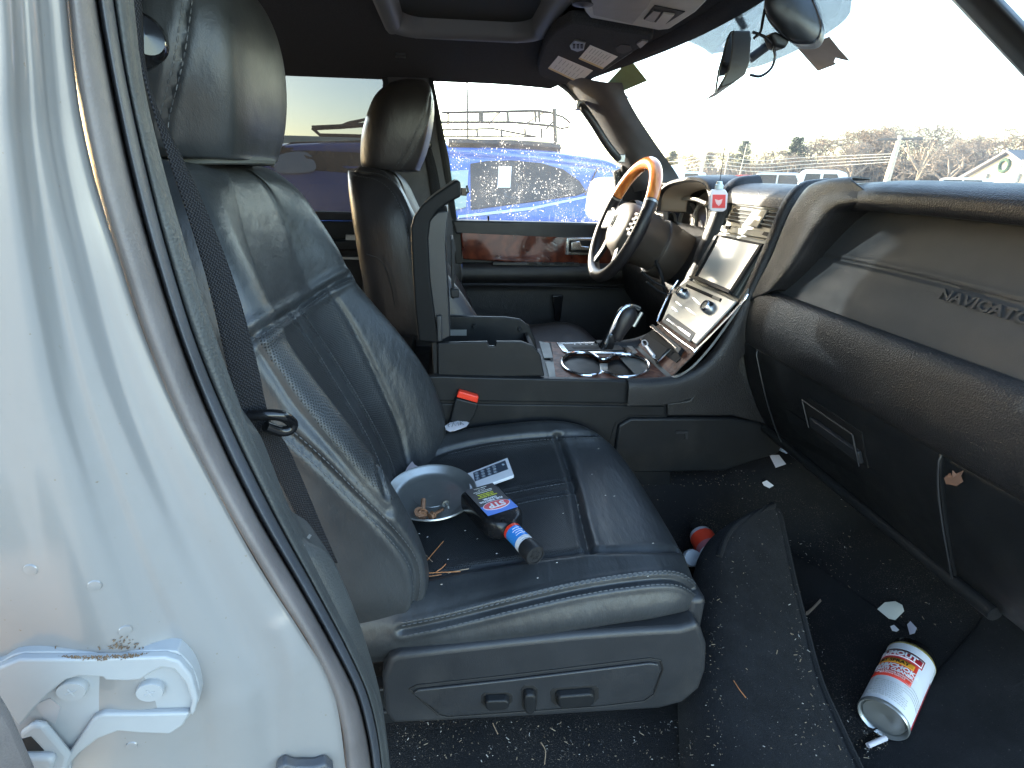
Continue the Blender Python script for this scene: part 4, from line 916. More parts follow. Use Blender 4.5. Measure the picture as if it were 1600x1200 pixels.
for c in ((117,1070),(238,1072)):
    h=hgS.hit(*c); mb=MB(); r=.0095; mb.lathe([(r,.0),(r,.005),(r*.94,.0062),(0,.0063)],h[0],h[1],28); b0=mb.build('hinge_bolt',bracketp,br)
    n=h[1]; u=np.cross(n,[0,0,1.]);u/=np.linalg.norm(u);w=np.cross(n,u)
    mb=MB()
    for k in range(2):
        a=k*math.pi/2+.3; t=u*math.cos(a)+w*math.sin(a); mb.tube([h[0]+n*.0064-t*.004,h[0]+n*.0064+t*.004],.0005,4)
    mb.build('bolt_mark',bracketp,b0)
slab('hinge_link',hgS,[(40,1128),(62,1112),(80,1116),(118,1162),(108,1200),(90,1220),(40,1220),(62,1180),(50,1150)],.004,.010,bracketp,br,bevel=.003)
slab('hinge_knuckle',hgS,[(48,1152),(96,1153),(102,1160),(90,1186),(60,1190)],.009,.016,bracketp,br,bevel=.004)
c1=slab('hinge_slot',hgS,[(46,1134),(60,1130),(80,1152),(50,1152)],.0098,.0104,dark,br)
dp=slab('hinge_shadow_pocket',hgS,[(56,1098),(80,1088),(96,1102),(88,1128),(70,1120)],.001,.0016,simple('bracket_recess',(.32,.31,.32),.5),br)
# grime along the bracket
rnd=random.Random(3); mb=MB()
for _ in range(420):
    x=rnd.uniform(70,285); y=1016+rnd.gauss(0,2.2)
    if rnd.random()<.12: x=rnd.gauss(190,12); y=1012-abs(rnd.gauss(0,8))
    h=PJ.hit(x,y); 
    if h is None: continue
    s_=rnd.uniform(.0003,.0009); n=h[1]; p=h[0]+n*(s_*.5+ (.006 if y>1013 else .0005)); t=np.array([rnd.gauss(0,1),rnd.gauss(0,1),rnd.gauss(0,1)]);t/=np.linalg.norm(t)
    mb.tube([p-t*s_,p+t*s_*1.3],s_*.55,4)
tag(mb.build('grime',simple('grime_brown',(.12,.08,.05),.9,var=.4),None),kind='stuff')
# dark door edge at the lower left corner
rd=empty('rear_door',Q(10,1150,y=-1.06),'dark edge of the opened rear door at the lower left beside the hinge','car door')
mb=MB(); mb.prism([Q(x,y,y=-1.05) for x,y in ((-160,900),(-20,1040),(5,1068),(30,1110),(75,1215),(60,1300),(-160,1300))],(-.01,-.03,0)); mb.build('door_edge',rubber,rd,bevel=.008)
# painted strip behind bracket on far left (lower)
# ----- weatherstrips and inner pillar trim, lofted along the doorway
e1=[(148,-60),(152,0),(175,130),(205,270),(240,400),(285,540),(335,665),(400,800),(470,920),(520,1010),(555,1080),(572,1140),(582,1200),(586,1260)]
e0=[(98,-60),(105,0),(118,130),(146,270),(185,400),(232,540),(285,665),(357,800),(428,920),(485,1010),(518,1080),(534,1140),(540,1200),(545,1260)]
e2=[(172,-60),(178,0),(199,130),(230,270),(264,400),(308,540),(360,665),(426,800),(492,920),(540,1010),(572,1080),(588,1140),(596,1200),(600,1260)]
e3=[(200,-60),(206,0),(222,130),(255,270),(293,400),(340,540),(386,665),(448,800),(508,920),(554,1010),(584,1080),(598,1140),(606,1200),(610,1260)]
def mixrow(a,b_,t): return [(p[0]+(q[0]-p[0])*t,p[1]+(q[1]-p[1])*t) for p,q in zip(a,b_)]
rows=[crow(e0,-.935),crow(mixrow(e0,e1,.04),-.946),crow(mixrow(e0,e1,.2),-.952),crow(mixrow(e0,e1,.5),-.948),crow(mixrow(e0,e1,.8),-.936),crow(mixrow(e0,e1,.93),-.918),crow(e1,-.900)]
Surf(loft(rows,200,40,byparam=True),toward=CP).build('outer_weatherstrip',rubber,bo)
rows=[crow(e1,-.900),crow(mixrow(e1,e2,.08),-.916),crow(mixrow(e1,e2,.3),-.922),crow(mixrow(e1,e2,.7),-.914),crow(mixrow(e1,e2,.9),-.900),crow(e2,-.885)]
Surf(loft(rows,200,30,byparam=True),toward=CP).build('inner_weatherstrip',rubber2,bo)
rows=[crow(e2,-.885),crow(mixrow(e2,e3,.06),-.894),crow(mixrow(e2,e3,.4),-.893),crow(mixrow(e2,e3,.8),-.884),crow(e3,-.868),[p+[-.05,.06,0] for p in crow(e3,-.868)]]
Surf(loft(rows,200,30,byparam=True),toward=CP).build('pillar_edge_trim',trimp,bo)
# lower pillar cover with rounded top
k0=[(352,655),(358,690),(372,740),(392,790),(425,850),(460,905),(500,980),(540,1050),(575,1130),(590,1200),(595,1260)]
k1=[(372,645),(402,672),(424,725),(448,785),(476,832),(500,855),(530,905),(562,985),(584,1060),(596,1130),(602,1200)]
k1=[(372,644),(404,676),(426,728),(450,788),(478,836),(512,862),(540,918),(570,1000),(592,1080),(604,1160),(612,1240)]
PC=Surf(loft([crow(k0,-.872),crow(mixrow(k0,k1,.25),-.872),crow(mixrow(k0,k1,.6),-.866),crow(mixrow(k0,k1,.9),-.850),crow(k1,-.835),[p+[-.03,.05,0] for p in crow(k1,-.835)]],120,40,byparam=True),toward=CP)
PC.groove([(466,850),(476,838),(484,826)],.0015,.003,0,n=20); PC.bvh=None
PC.build('lower_pillar_cover',trimp,bo)
slab('cover_seam',PC,[(470,852),(482,836),(486,838),(474,856)],0,.0015,satin,bo)
slab('sill_shoe',PJ,[(432,1185),(446,1176),(462,1182),(490,1182),(508,1176),(520,1186),(522,1230),(428,1230)],0,.012,rubber2,bo,bevel=.003)
# upper belt anchor knob
mb=MB(); c=Q(222,60,y=-.70); mb.lathe([(0,.012),(.016,.010),(.022,.002),(.022,-.03)],c,(.6,-.7,.1),24); mb.build('belt_anchor_cover',gloss,sb)
# ================================================================ CABIN FLOOR
rows=[]
def fz(x,y):
    z=.70+.12*max(0,(x-.72)/.35)**1.6
    z+= .16*max(0,(y+.30)/.16)**2 if y>-.30 else 0
    return min(z,1.15)
fx=np.linspace(-1.0,1.25,80); fy=np.concatenate([np.linspace(-1.0,-.13,60),np.linspace(-.10,.95,30)])
rnd=random.Random(8)
V=[(x,y,(fz(x,min(y,-.14)) if y<0 else .74+.1*max(0,(x-.7)/.35))+.003*math.sin(31*x+7*y)*math.sin(23*y)) for y in fy for x in fx]
a_,b_=len(fy),len(fx)
floorS=Surf(np.array(V).reshape(a_,b_,3),toward=(0,0,5)); floorS.build('cabin_floor',carpet,bo)
mb=MB(); mb.box((.95,.965,.96),(.9,.03,.9)); mb.build('kick_panel',plas,bo)
mb=MB(); mb.box((1.12,-.5,.93),(.05,.95,.55)); mb.box((1.12,.5,.93),(.05,.95,.55)); mb.build('toe_board',carpet,bo)
# rolled fold of carpet / mat in the middle
mt=empty('carpet_flap',Q(1200,1000,z=.72),'loose black carpet flap folded upright across the passenger footwell','floor mat')
pkL=[(1205,795),(1172,806),(1140,832),(1124,870),(1118,930),(1112,1000),(1106,1080),(1112,1150),(1120,1260)]
zL=[.93,.925,.90,.87,.83,.80,.785,.78,.78]
pkR=[(1208,796),(1216,800),(1226,840),(1240,905),(1256,970),(1280,1060),(1310,1130),(1338,1190),(1372,1260)]
zR=[.93,.925,.88,.83,.79,.765,.755,.75,.75]
cl_=[Q(x,y,z=z) for (x,y),z in zip(pkL,zL)]; cr_=[Q(x,y,z=z) for (x,y),z in zip(pkR,zR)]
mdl=[(p+q)/2+[0,0,.018] for p,q in zip(cl_,cr_)]
lw=[p+[-.03,.035,-.06] for p in cl_]; lw2=[np.array([p[0]-.01,p[1]+.05,.705]) for p in cl_]
rw_=[p+[.012,-.0,-.03] for p in cr_]
MS=Surf(loft([lw2,lw,cl_,mdl,cr_,rw_],70,50,byparam=True),toward=CP); MS.build('flap_sheet',matm,mt,solid=.006)
mb=MB(); mb.tube(cr(cl_[3::-1]+cr_,60),.0065,8); mb.build('flap_edge',matm,mt)
# flat mat under the can, and near sill carpet
m2=empty('floor_mat',Q(1450,1150,z=.72),'grey felt floor mat lying along the door sill beside the spray can','floor mat')
def fh(x,y,u=.008): return floorS.hit(x,y)[0]+[0,0,u]
lft=[fh(x,y) for x,y in ((1553,950),(1528,990),(1470,1062),(1405,1140),(1335,1196),(1292,1250))]
rgt=[fh(x,y) for x,y in ((1700,930),(1720,980),(1740,1050),(1740,1130),(1740,1200),(1740,1280))]
Surf(loft([[p-[0,0,.02] for p in lft],lft,rgt],40,30),toward=CP).build('mat_sheet',matm,m2,solid=.004)
pp=[fh(x,y,.011) for x,y in ((1362,1262),(1452,1180),(1520,1120),(1606,1065))]
mb=MB(); mb.tube(pp,.003,6); mb.build('mat_ridge',matm,m2)
m3=empty('foot_mat',Q(1280,900,z=.715),'thin black foot mat covered in crumbs between the flap and the glovebox','floor mat')
lf=[fh(x,y,.006) for x,y in ((1234,868),(1256,960),(1285,1070),(1325,1170))]; rg=[fh(x,y,.006) for x,y in ((1300,905),(1372,960),(1445,1025),(1440,1100))]
Surf(loft([[p-[0,0,.01] for p in lf],lf,rg,[p-[0,0,.008] for p in rg]],30,20),toward=CP).build('mat_sheet',carpet,m3)
# crumbs / debris
def hitfloor(x,y):
    best=None
    for s_ in (MS,floorS):
        h=s_.hit(x,y)
        if h and (best is None or np.linalg.norm(h[0]-CP)<np.linalg.norm(best[0]-CP)): best=h
    return best
mb=MB(); rnd=random.Random(11)
zones=[((1230,1330),(830,1000),130),((1240,1420),(960,1190),230),((1000,1300),(720,900),60),((1100,1130),(930,1200),60),((620,1090),(1135,1198),230),((1330,1440),(1150,1200),120),((1230,1540),(780,1040),110),((1110,1330),(820,1190),60),((1000,1180),(735,760),80)]
for (xa,xb),(ya,yb),n in zones:
    for _ in range(int(n*1.6)):
        x,y=rnd.uniform(xa,xb),rnd.uniform(ya,yb); h=hitfloor(x,y)
        if h is None: continue
        s_=rnd.choice([.0005,.0006,.0008,.0012])*rnd.uniform(.6,1.2); nn=h[1]; t=np.array([rnd.gauss(0,1),rnd.gauss(0,1),rnd.gauss(0,.2)]); t/=np.linalg.norm(t)
        zb=max(h[0][2],.714 if h[0][2]<.714 else 0); p=h[0]+nn*.002; p[2]=max(p[2],zb+.001)
        mb.cur=rnd.choice([0,0,0,1,2,2]); L=s_*rnd.choice([1,1,1,1.3,1.8,3])
        mb.tube([p-t*L,p+t*L],s_*.6,4)
tag(mb.build('crumbs',[simple('crumb_tan',(.24,.19,.13),.9),simple('crumb_pale',(.42,.40,.36),.9),simple('crumb_grey',(.09,.085,.08),.9)],None,smooth=None),kind='stuff')
mb=MB()
for x,y in [(960,776),(946,775),(903,790),(884,645),(818,835),(632,828),(700,875),(727,830),(746,843),(776,866),(690,914),(840,904),(668,840),(655,835),(880,803),(1012,900),(1020,850),(935,702),(870,880),(925,742)]:
    h=cs.hit(x,y)
    if h: p=h[0]+h[1]*.0012; mb.tube([p-[.0014,0,0],p+[.0014,.0007,0]],.0007,4)
tag(mb.build('seat_crumbs',MATS['crumb_pale'],None,smooth=None),kind='stuff')
# ================================================================ DRIVER DOOR
dd=empty('driver_door',(.45,.98,1.1),'closed driver door with glossy red-brown wood trim, chrome handle and dusty window','car door')
wallpoly('window_frame',[(664,100),(672,100),(690,190),(702,250),(714,343),(960,350),(976,352),(1000,360),(990,372),(715,366),(700,330),(684,222)],.03,plas,dd,-.01,bevel=.004)
DP=Surf(loft([[(x,.925,z) for x in (-.1,.5,1.2)] for z in (1.44,1.0)],4,4),toward=CP)
wallpoly('sill_trim',[(706,344),(990,350),(1010,368),(1010,380),(712,366)],.05,plasg,dd,-.04,bevel=.008)
wt=prismY('wood_trim',[(719,360),(930,366),(1000,370),(1005,420),(905,415),(800,410),(722,405)],.915,.94,wood,dd,bevel=.008,at=.92,seg=4)
prismY('upper_panel',[(706,352),(1010,364),(1010,425),(712,412)],.925,.95,plas,dd,at=.93)
rows=[[Q(x,y,y=v) for x in (722,780,850,930,1010)] for y,v in ((409,.93),(414,.90),(420,.885),(430,.880),(438,.890),(443,.92))]
Surf(loft(rows,40,24),toward=CP).build('armrest',dashm,dd)
prismY('switch_strip',[(770,409),(905,411),(905,416),(770,414)],.892,.91,plasg,dd,bevel=.002,at=.9)
for x in (826,846,866,884): prismY('window_switch',[(x,410),(x+13,410),(x+13,414),(x,413)],.886,.895,plas,dd,bevel=.001,at=.89)
rows=[[Q(x,y,y=v) for x in (700,780,850,930,1010)] for y,v in ((438,.935),(446,.915),(450,.925),(520,.93),(620,.94))]
Surf(loft(rows,40,24,lin=True),toward=CP).build('door_lower_panel',dashm,dd)
mb=MB(); mb.tube([Q(x,y,y=.91) for x,y in ((735,444),(850,447),(1000,452))],.002,6); mb.build('panel_seam',plasg,dd)
f=[(885,371),(940,371),(940,399),(883,398)]
prismY('handle_bezel',f,.903,.918,chrome,dd,bevel=.003,at=.91)
prismY('handle_recess',[(889,375),(936,375),(936,395),(888,394)],.9015,.905,dark,dd,bevel=.001,at=.91)
prismY('door_handle',[(892,378),(905,376),(908,384),(920,385),(920,391),(891,391)],.890,.902,chrome,dd,bevel=.003,at=.9)
prismY('pull_strap',[(862,460),(879,460),(876,488),(874,500),(866,500)],.88,.90,gloss,dd,bevel=.004,at=.9)
mb=MB(); mb.tube([W(763,346,-.02),W(763,337,-.02)],.004,8); mb.build('lock_pin',gloss,dd)
gp_=[(671,103),(720,106),(780,110),(830,118),(868,134),(905,162),(940,200),(966,238),(975,262),(974,352),(715,350),(700,250),(688,180)]
P=[W(x,y,.012) for x,y in gp_]; me=MB(); me.add(P,[tuple(range(len(P)))]); gS=me.build('window_glass',gl_side,dd)
wallpoly('mirror_sail',[(972,258),(985,262),(1004,300),(1010,356),(974,352)],.03,plas,dd,-.005)
# exterior mirror
mi=empty('door_mirror',Q(938,312,y=1.12),'white exterior driver mirror glaring in the sun outside the door glass','wing mirror')
mp_=[(921,286),(930,278),(955,277),(964,283),(963,320),(957,342),(935,346),(918,340),(914,325)]
mc=Q(938,312,y=1.14); mh=np.array([.43,-.9,0.]); mv=np.array([0,0,.3]); MG=Surf(loft([[mc-mh*.4-mv,mc+mh*.4-mv],[mc-mh*.4+mv,mc+mh*.4+mv]],4,4),toward=CP)
slab('mirror_housing',MG,mp_,-.13,0,white,mi,bevel=.02,smoothn=40,seg=4); slab('mirror_face',MG,[(938+(x-938)*.93,312+(y-312)*.93) for x,y in mp_],.0,.003,mirg,mi,smoothn=40)
mb=MB(); mb.prism([Q(x,y,y=1.05) for x,y in ((955,318),(990,315),(990,335),(955,336))],(0,.06,0)); mb.build('mirror_arm',plas,mi,bevel=.01)
# rear door (driver side)
r2=empty('rear_left_door',(-.6,.98,1.2),'rear driver side door with dark tinted window and black trim','car door')
P=[W(x,y,.012) for x,y in ((330,84),(445,92),(590,97),(600,104),(606,120),(600,170),(590,250),(585,334),(250,326),(250,90))]
me=MB(); me.add(P,[tuple(range(len(P)))]); me.build('tinted_window',gl_tint,r2)
wallpoly('window_frame',[(240,324),(590,333),(592,346),(240,340)],.05,plasg,r2,-.04,bevel=.006)
wallpoly('window_frame',[(592,98),(600,98),(612,125),(600,250),(596,340),(584,340),(588,250),(598,130)],.03,plas,r2,-.012,bevel=.003)
prismY('door_panel',[(240,342),(600,346),(640,620),(240,620)],.93,.95,plas,r2,at=.94)
prismY('armrest',[(300,372),(590,376),(590,392),(300,388)],.90,.93,plas,r2,bevel=.006,at=.9)
prismY('door_handle',[(540,366),(568,367),(568,379),(540,378)],.905,.92,satin,r2,bevel=.003,at=.91)
prismY('handle_slot',[(430,398),(590,402),(590,406),(430,402)],.92,.931,satin,r2,bevel=.001,at=.93)
# driver belt
db=empty('driver_seat_belt',W(690,215),'dark driver seat belt and anchor beside the far door pillar','seat belt')
mb=MB(); mb.lathe([(0,.014),(.012,.012),(.016,.004),(.016,-.01)],W(668,226,-.03),(0,-1,0),20); mb.build('anchor_cover',gloss,db)
Surf(loft([[W(660,232,-.03),W(668,270,-.04),W(676,330,-.05)],[W(674,232,-.03),W(684,270,-.04),W(694,330,-.05)]],12,4),toward=CP).build('webbing',belt,db,solid=.0015)
# ================================================================ OVERHEAD
ohs=Surf(loft([[(-.3,-.9,1.957),(1.2,-.9,1.915)],[(-.3,1.1,1.957),(1.2,1.1,1.915)]],4,4),toward=CP)
ohc=empty('overhead_console',Q(1000,10,z=1.94),'beige overhead console with map light switches between the sun visors','overhead console')
slab('console_housing',ohs,[(903,-40),(914,8),(922,18),(1030,38),(1048,36),(1090,8),(1135,-40)],-.03,.012,beige,ohc,bevel=.006)
slab('storage_lid',ohs,[(922,-40),(928,10),(990,25),(1015,-5),(1030,-40)],.012,.015,beige2,ohc,bevel=.002)
slab('switch_recess',ohs,[(1007,18),(1024,-4),(1072,6),(1040,27)],.012,.0135,dark,ohc)
slab('map_light_switch',ohs,[(1008,17),(1023,2),(1034,4),(1023,21)],.0135,.016,simple('switch_dark',(.03,.03,.03),.4),ohc); slab('map_light_switch',ohs,[(1026,21),(1038,5),(1056,8),(1040,25)],.0135,.017,beige,ohc,bevel=.001)
mb=MB(); h=ohs.hit(912,-8); mb.lathe([(0,.02),(.02,.016),(.028,0)],h[0],h[1],20); mb.build('sensor_dome',plas,ohc)
vi=empty('sun_visor',Q(900,70,z=1.93),'dark folded driver sun visor with two pale warning labels','sun visor')
vp=[(846,76),(851,60),(866,40),(882,30),(900,24),(960,36),(1012,44),(1022,50),(1000,66),(985,76),(950,100),(925,118),(905,127),(885,126),(862,118),(845,112),(840,98)]
slab('visor_panel',ohs,vp,-.012,.014,head,vi,bevel=.006,smoothn=60)
mb=MB(); H=[ohs.hit(x,y) for x,y in ((893,126),(915,123),(950,100),(985,76),(1016,50))]; mb.tube([h[0]+h[1]*.006 for h in H],.005,8); mb.build('visor_rod',satin if False else plasg,vi)
yel=simple('label_yellow',(.62,.47,.20),.6); lab=simple('label_white',(.72,.71,.66),.6); ink=simple('label_ink',(.30,.30,.28),.7)
def label(q,name,cols,txt):
    slab(name,ohs,q,.014,.015,lab,vi)
    A,B,C,D=[np.array(p,float) for p in q]   # A->B long edge, A->D short
    f=lambda u,v: tuple(A+(B-A)*u+(D-A)*v+(C-B-(D-A))*u*v)
    slab('label_band',ohs,[f(0,0),f(.10,0),f(.10,1),f(0,1)],.0152,.0158,yel,vi)
    mb=MB()
    for c in range(2):
        for r in range(7):
            u0=.16+c*.42; L=.34*random.uniform(.7,1); v0=.14+r*.11
            H=[ohs.hit(*f(a,v0)) for a in (u0,u0+L)]; mb.tube([h[0]+h[1]*.0153 for h in H],.0007,4)
    mb.build('label_print',ink,vi)
label([(857,98),(873,78),(927,102),(905,122)],'warning_label',None,None)
label([(905,82),(923,60),(966,79),(942,99)],'warning_label',None,None)
slab('garage_remote_buttons',ohs,[(891,60),(899,50),(916,54),(913,66),(903,69),(893,65)],.014,.018,silverp,vi,bevel=.002)
for i in range(3): slab('remote_button',ohs,[(896+i*6,56),(900+i*6,55),(900+i*6,62),(896+i*6,62)],.018,.0195,dark,vi)
slab('visor_clip_hollow',ohs,[(963,64),(972,58),(986,60),(988,68),(975,74),(965,71)],.0142,.0152,dark,vi); slab('mirror_tab',ohs,[(996,56),(1005,50),(1014,52),(1002,63)],.0142,.0175,beige2,vi)
slab('coat_hook',Surf(loft([[(-.8,-.2,1.955),(.5,-.2,1.955)],[(-.8,.8,1.955),(.5,.8,1.955)]],4,4),toward=CP),[(617,83),(633,84),(634,88),(618,87)],-.004,.006,plasg,bo,bevel=.002)
# rear-view mirror and sensor pod
mir=empty('rear_view_mirror',Q(1150,95,y=.02),'rear-view mirror seen edge-on, grey back and bright glass, on its windscreen arm','mirror')
mb=MB(); fr=[Q(x,y,y=-.06) for x,y in ((1144,50),(1150,47),(1173,47),(1174,60),(1172,95),(1165,116),(1146,130),(1128,137),(1126,132),(1138,108),(1143,80))]
mb.prism(fr,(.055,.20,.0)); mb.build('mirror_housing',simple('mirror_back',(.06,.057,.052),.45),mir,bevel=.006)
mb=MB(); gp3=[Q(x,y,y=-.058) for x,y in ((1143,50),(1137,60),(1123,110),(1118,144),(1139,108),(1143,80))]; 
mb.prism(gp3,(.052,.19,0)); mb.build('mirror_glass',mirg,mir,bevel=.001)
mb=MB(); mb.tube([Q(x,y,y=-.062) for x,y in ((1147,49),(1142,51),(1137,60),(1130,86),(1123,111),(1118,145))],.0022,6); mb.build('glass_frame',gloss,mir)
mb=MB(); mb.tube([Q(1172,92,y=.03),Q(1204,68,y=.02)],.010,10); mb.tube([Q(1200,72,y=.02),Q(1212,62,y=.01)],.013,10); mb.build('mirror_arm',plasg,mir)
pod=empty('sensor_pod',Q(1235,30,y=0),'rounded black sensor housing fixed to the windscreen above the mirror','sensor')
_py=WS.hit(1235,30)[0][1]-.12; _my=min(.0,WS.hit(1150,95)[0][1]-.12)
rows=[]
pc=[(1196,2),(1210,-18),(1240,-26),(1264,-6),(1279,30),(1280,50),(1270,64),(1250,66),(1236,62),(1215,45),(1200,25)]
PP=[Q(x,y,y=_py) for x,y in cr(pc,40,closed=True)]; cc=sum(PP)/len(PP)
rows=[[cc+(p-cc)*k+np.array([dx,dy,0]) for p in PP] for k,dx,dy in ((.02,-.030,-.030),(.5,-.028,-.026),(.85,-.016,-.014),(1,0,0),(1.0,.03,.03),(.9,.05,.06),(.02,.055,.065))]
rows=[r+[r[0]] for r in rows]
Surf(loft(rows,60,40,byparam=True)).build('pod_shell',plasg,pod)
mb=MB(); mb.tube([p+[.004,.004,0] for p in PP],.0035,6,closed=True); mb.build('pod_rim',gloss,pod)
mb=MB(); mb.prism([Q(x,y,y=_py) for x,y in ((1204,52),(1214,48),(1236,62),(1228,76),(1212,72))],(0,.03,0)); mb.build('pod_foot',plas,pod,bevel=.005)
wr=empty('mirror_cable',Q(1155,20,y=.02),'ribbed black cable conduit hanging from the headliner to the mirror','cable')
pts=cr([Q(1134,-30,y=.03),Q(1140,0,y=.03),Q(1153,25,y=.025),Q(1163,47,y=.02)],60); mb=MB(); mb.tube(pts,[.0085 if i%3 else .0068 for i in range(60)],10); mb.build('conduit',plas,wr)
for L in ([(1178,60),(1188,50),(1192,30),(1196,10)],[(1176,50),(1196,58),(1206,68)],[(1208,72),(1211,90),(1204,108),(1188,119),(1172,117)]):
    mb=MB(); mb.tube(cr([Q(x,y,y=_py+.01) for x,y in L],24),.0026,8); mb.build('wire',gloss,wr)
# stickers on the windscreen
stk=simple('sticker_backs',(.62,.52,.44),.8,var=.15)
s1=slab('windscreen_sticker',WS,[(1248,74),(1297,55),(1312,74),(1329,93),(1318,91),(1307,88),(1304,95),(1308,98),(1279,109)],.002,.003,stk,None); tag(s1,'brown torn paper sticker on the windscreen right of the sensor pod','sticker')
stg=simple('sticker_green',(.24,.33,.15),.7,var=.1)
s2=slab('windscreen_sticker',WS,[(950,128),(972,104),(990,97),(1012,125),(974,141),(966,146),(960,142)],.002,.003,stg,None); tag(s2,'green translucent inspection sticker at the driver corner of the windscreen','sticker')
slab('sticker_tag',WS,[(963,146),(971,142),(983,151),(973,158)],.002,.003,simple('sticker_blue',(.45,.62,.70),.6),s2)
# air freshener hanging from the mirror
af=empty('air_freshener',Q(1124,305,y=0),'tiny clear bottle of red air freshener hanging in front of the dashboard','air freshener')
o=Q(1124,307,y=0.); 
mb=MB(); P=[Q(x,y,y=-.005) for x,y in ((1109,327),(1110,303),(1114,296),(1134,296),(1138,303),(1136,327),(1131,331),(1113,331))]; mb.prism(P,(0,.012,0)); mb.build('bottle',simple('freshener_clear',(.80,.72,.72),.1),af,bevel=.003)
mb=MB(); mb.prism([Q(x,y,y=-.0065) for x,y in ((1113,325),(1114,304),(1134,304),(1133,325))],(0,.002,0)); mb.build('red_liquid_panel',simple('freshener_red',(.80,.09,.08),.3),af)
mb=MB(); mb.prism([Q(x,y,y=-.007) for x,y in ((1119,318),(1117,311),(1123,313),(1129,311),(1127,318),(1123,322))],(0,.001,0)); mb.build('emblem_mark',simple('freshener_mark',(.9,.55,.5),.4),af)
mb=MB(); q=Q(1123,296,y=.001); mb.lathe([(.010,0),(.010,.010),(.007,.012),(.006,.018),(0,.019)],q,(0,0,1),16); mb.build('stopper',simple('stopper_clear',(.62,.72,.75),.15),af)
mb=MB(); mb.tube([q+[0,0,.018],Q(1131,240,y=.002),Q(1146,130,y=.01)],.0008,5); mb.build('cord',dark,af)
# ================================================================ ITEMS ON THE SEAT
tz=cs.hit(675,775)[0]
TRc=Q(675,771,z=1.031)
tn=np.array([.0,-.09,1.]);tn/=np.linalg.norm(tn)
tray=empty('metal_tray',TRc,'round magnetic steel parts tray holding rusty bolts on the passenger seat','parts tray')
mb=MB(); rt=.088
mb.lathe([(0,-.008),(.056,-.008),(.059,-.009),(.068,-.009),(.076,-.004),(.083,.006),(rt-.001,.0085),(rt,.0075),(rt+.0006,.0055),(.082,.003),(.074,-.007),(.066,-.0125),(0,-.0125)],TRc,tn,72); mb.build('tray_dish',steel,tray,smooth=50)
mb=MB(); e=[TRc+np.array([.036*math.cos(t),.036*math.sin(t),-.0075]) for t in np.linspace(0,2*math.pi,48,endpoint=False)]; mb.tube(e,.0009,6,closed=True); mb.build('tray_ring',steel,tray)
b_up=np.array([-.1,1,0.]); 
text3('tray_lettering','Pittsburgh',TRc+[.008,.020,-.0078],(.95,.22,0),(-.22,.95,0),.0125,zinc,tray,extr=.0004)
text3('tray_lettering','AUTOMOTIVE',TRc+[.012,.008,-.0078],(.95,.22,0),(-.22,.95,0),.0062,zinc,tray,extr=.0004)
def bolt(name,label,p,ax,L,r,mat,washer=True,cat='bolt'):
    o=empty(name,p,label,cat,'bolts lying in the steel tray'); ax=np.array(ax,float); ax/=np.linalg.norm(ax)
    mb=MB(); mb.lathe([(0,0),(r*1.9,0),(r*2.0,.002),(r*1.9,.006),(0,.006)],p,ax,6); mb.build('bolt_head',mat,o,smooth=20)
    if washer: mb=MB(); mb.lathe([(r,.006),(r*2.2,.0062),(r*2.3,.008),(r,.0085)],p,ax,20); mb.build('washer',mat,o)
    prof=[(r*.98,.006)]; h=.008
    while h<L: prof+=[(r,h),(r*.82,h+.0012)]; h+=.0022
    prof+=[(r*.6,L),(0,L+.001)]; mb=MB(); mb.lathe(prof,p,ax,12); mb.build('bolt_shank',mat,o,smooth=30)
zt=1.031
bolt('rusty_bolt','rusty bolt with washer pointing to the top of the tray',Q(660,806,z=zt),Q(662,772,z=zt+.004)-Q(660,806,z=zt),.048,.0048,rust)
bolt('rusty_bolt','short rusty bolt lying in the middle between the other two in the tray',Q(672,808,z=zt),Q(700,790,z=zt)-Q(672,808,z=zt),.034,.0036,rust)
bolt('zinc_bolt','silvery bolt with a clean shank at the tray edge nearest the bottle',Q(694,784,z=zt),Q(706,800,z=zt+.001)-Q(694,784,z=zt),.022,.003,zinc,True)
bolt('rusty_bolt','loose rusty flange bolt standing at the lower left of the tray',Q(655,803,z=zt),(.2,-.4,.75),.010,.0045,rust)
# remote
rm=empty('remote_control',Q(765,742,z=1.04),'slim white remote control with a dark keypad beside the tray','remote')
RP=[Q(x,y,z=1.027) for x,y in ((730,744),(793,719),(803,747),(735,771))]
mb=MB(); mb.prism(RP,(0,0,.007)); mb.build('remote_body',white,rm,bevel=.0015)
def rq(u,v,z=1.0345): 
    a,b_,c,d=RP; p=(a*(1-u)+b_*u)*(1-v)+(d*(1-u)+c*u)*v; return np.array([p[0],p[1],z])
mb=MB(); mb.prism([rq(.13,.12,1.0342),rq(.92,.12,1.0342),rq(.92,.62,1.0342),rq(.13,.62,1.0342)],(0,0,.0006)); kp_=mb.build('keypad',simple('keypad_blue',(.045,.06,.085),.4),rm)
kk=simple('key_print',(.42,.48,.55),.5)
for i in range(4):
    for j in range(3):
        c=rq(.20+i*.14,.22+j*.155,1.035); d=(RP[1]-RP[0]); d/=np.linalg.norm(d); e=np.array([d[1],-d[0],0]); mb=MB()
        for q in range(10):
            t0,t1=q*math.pi/5,(q+1)*math.pi/5; mb.tube([c+d*.0040*math.cos(t0)+e*.0030*math.sin(t0),c+d*.0040*math.cos(t1)+e*.0030*math.sin(t1)],.00035,4)
        mb.tube([c-d*.0016,c+d*.0016],.0004,4); mb.build('key',kk,kp_)
mb=MB(); mb.lathe([(.0032,0),(.0032,.0006),(0,.0006)],rq(.84,.30,1.0348),(0,0,1),14); mb.build('power_key',kk,kp_)
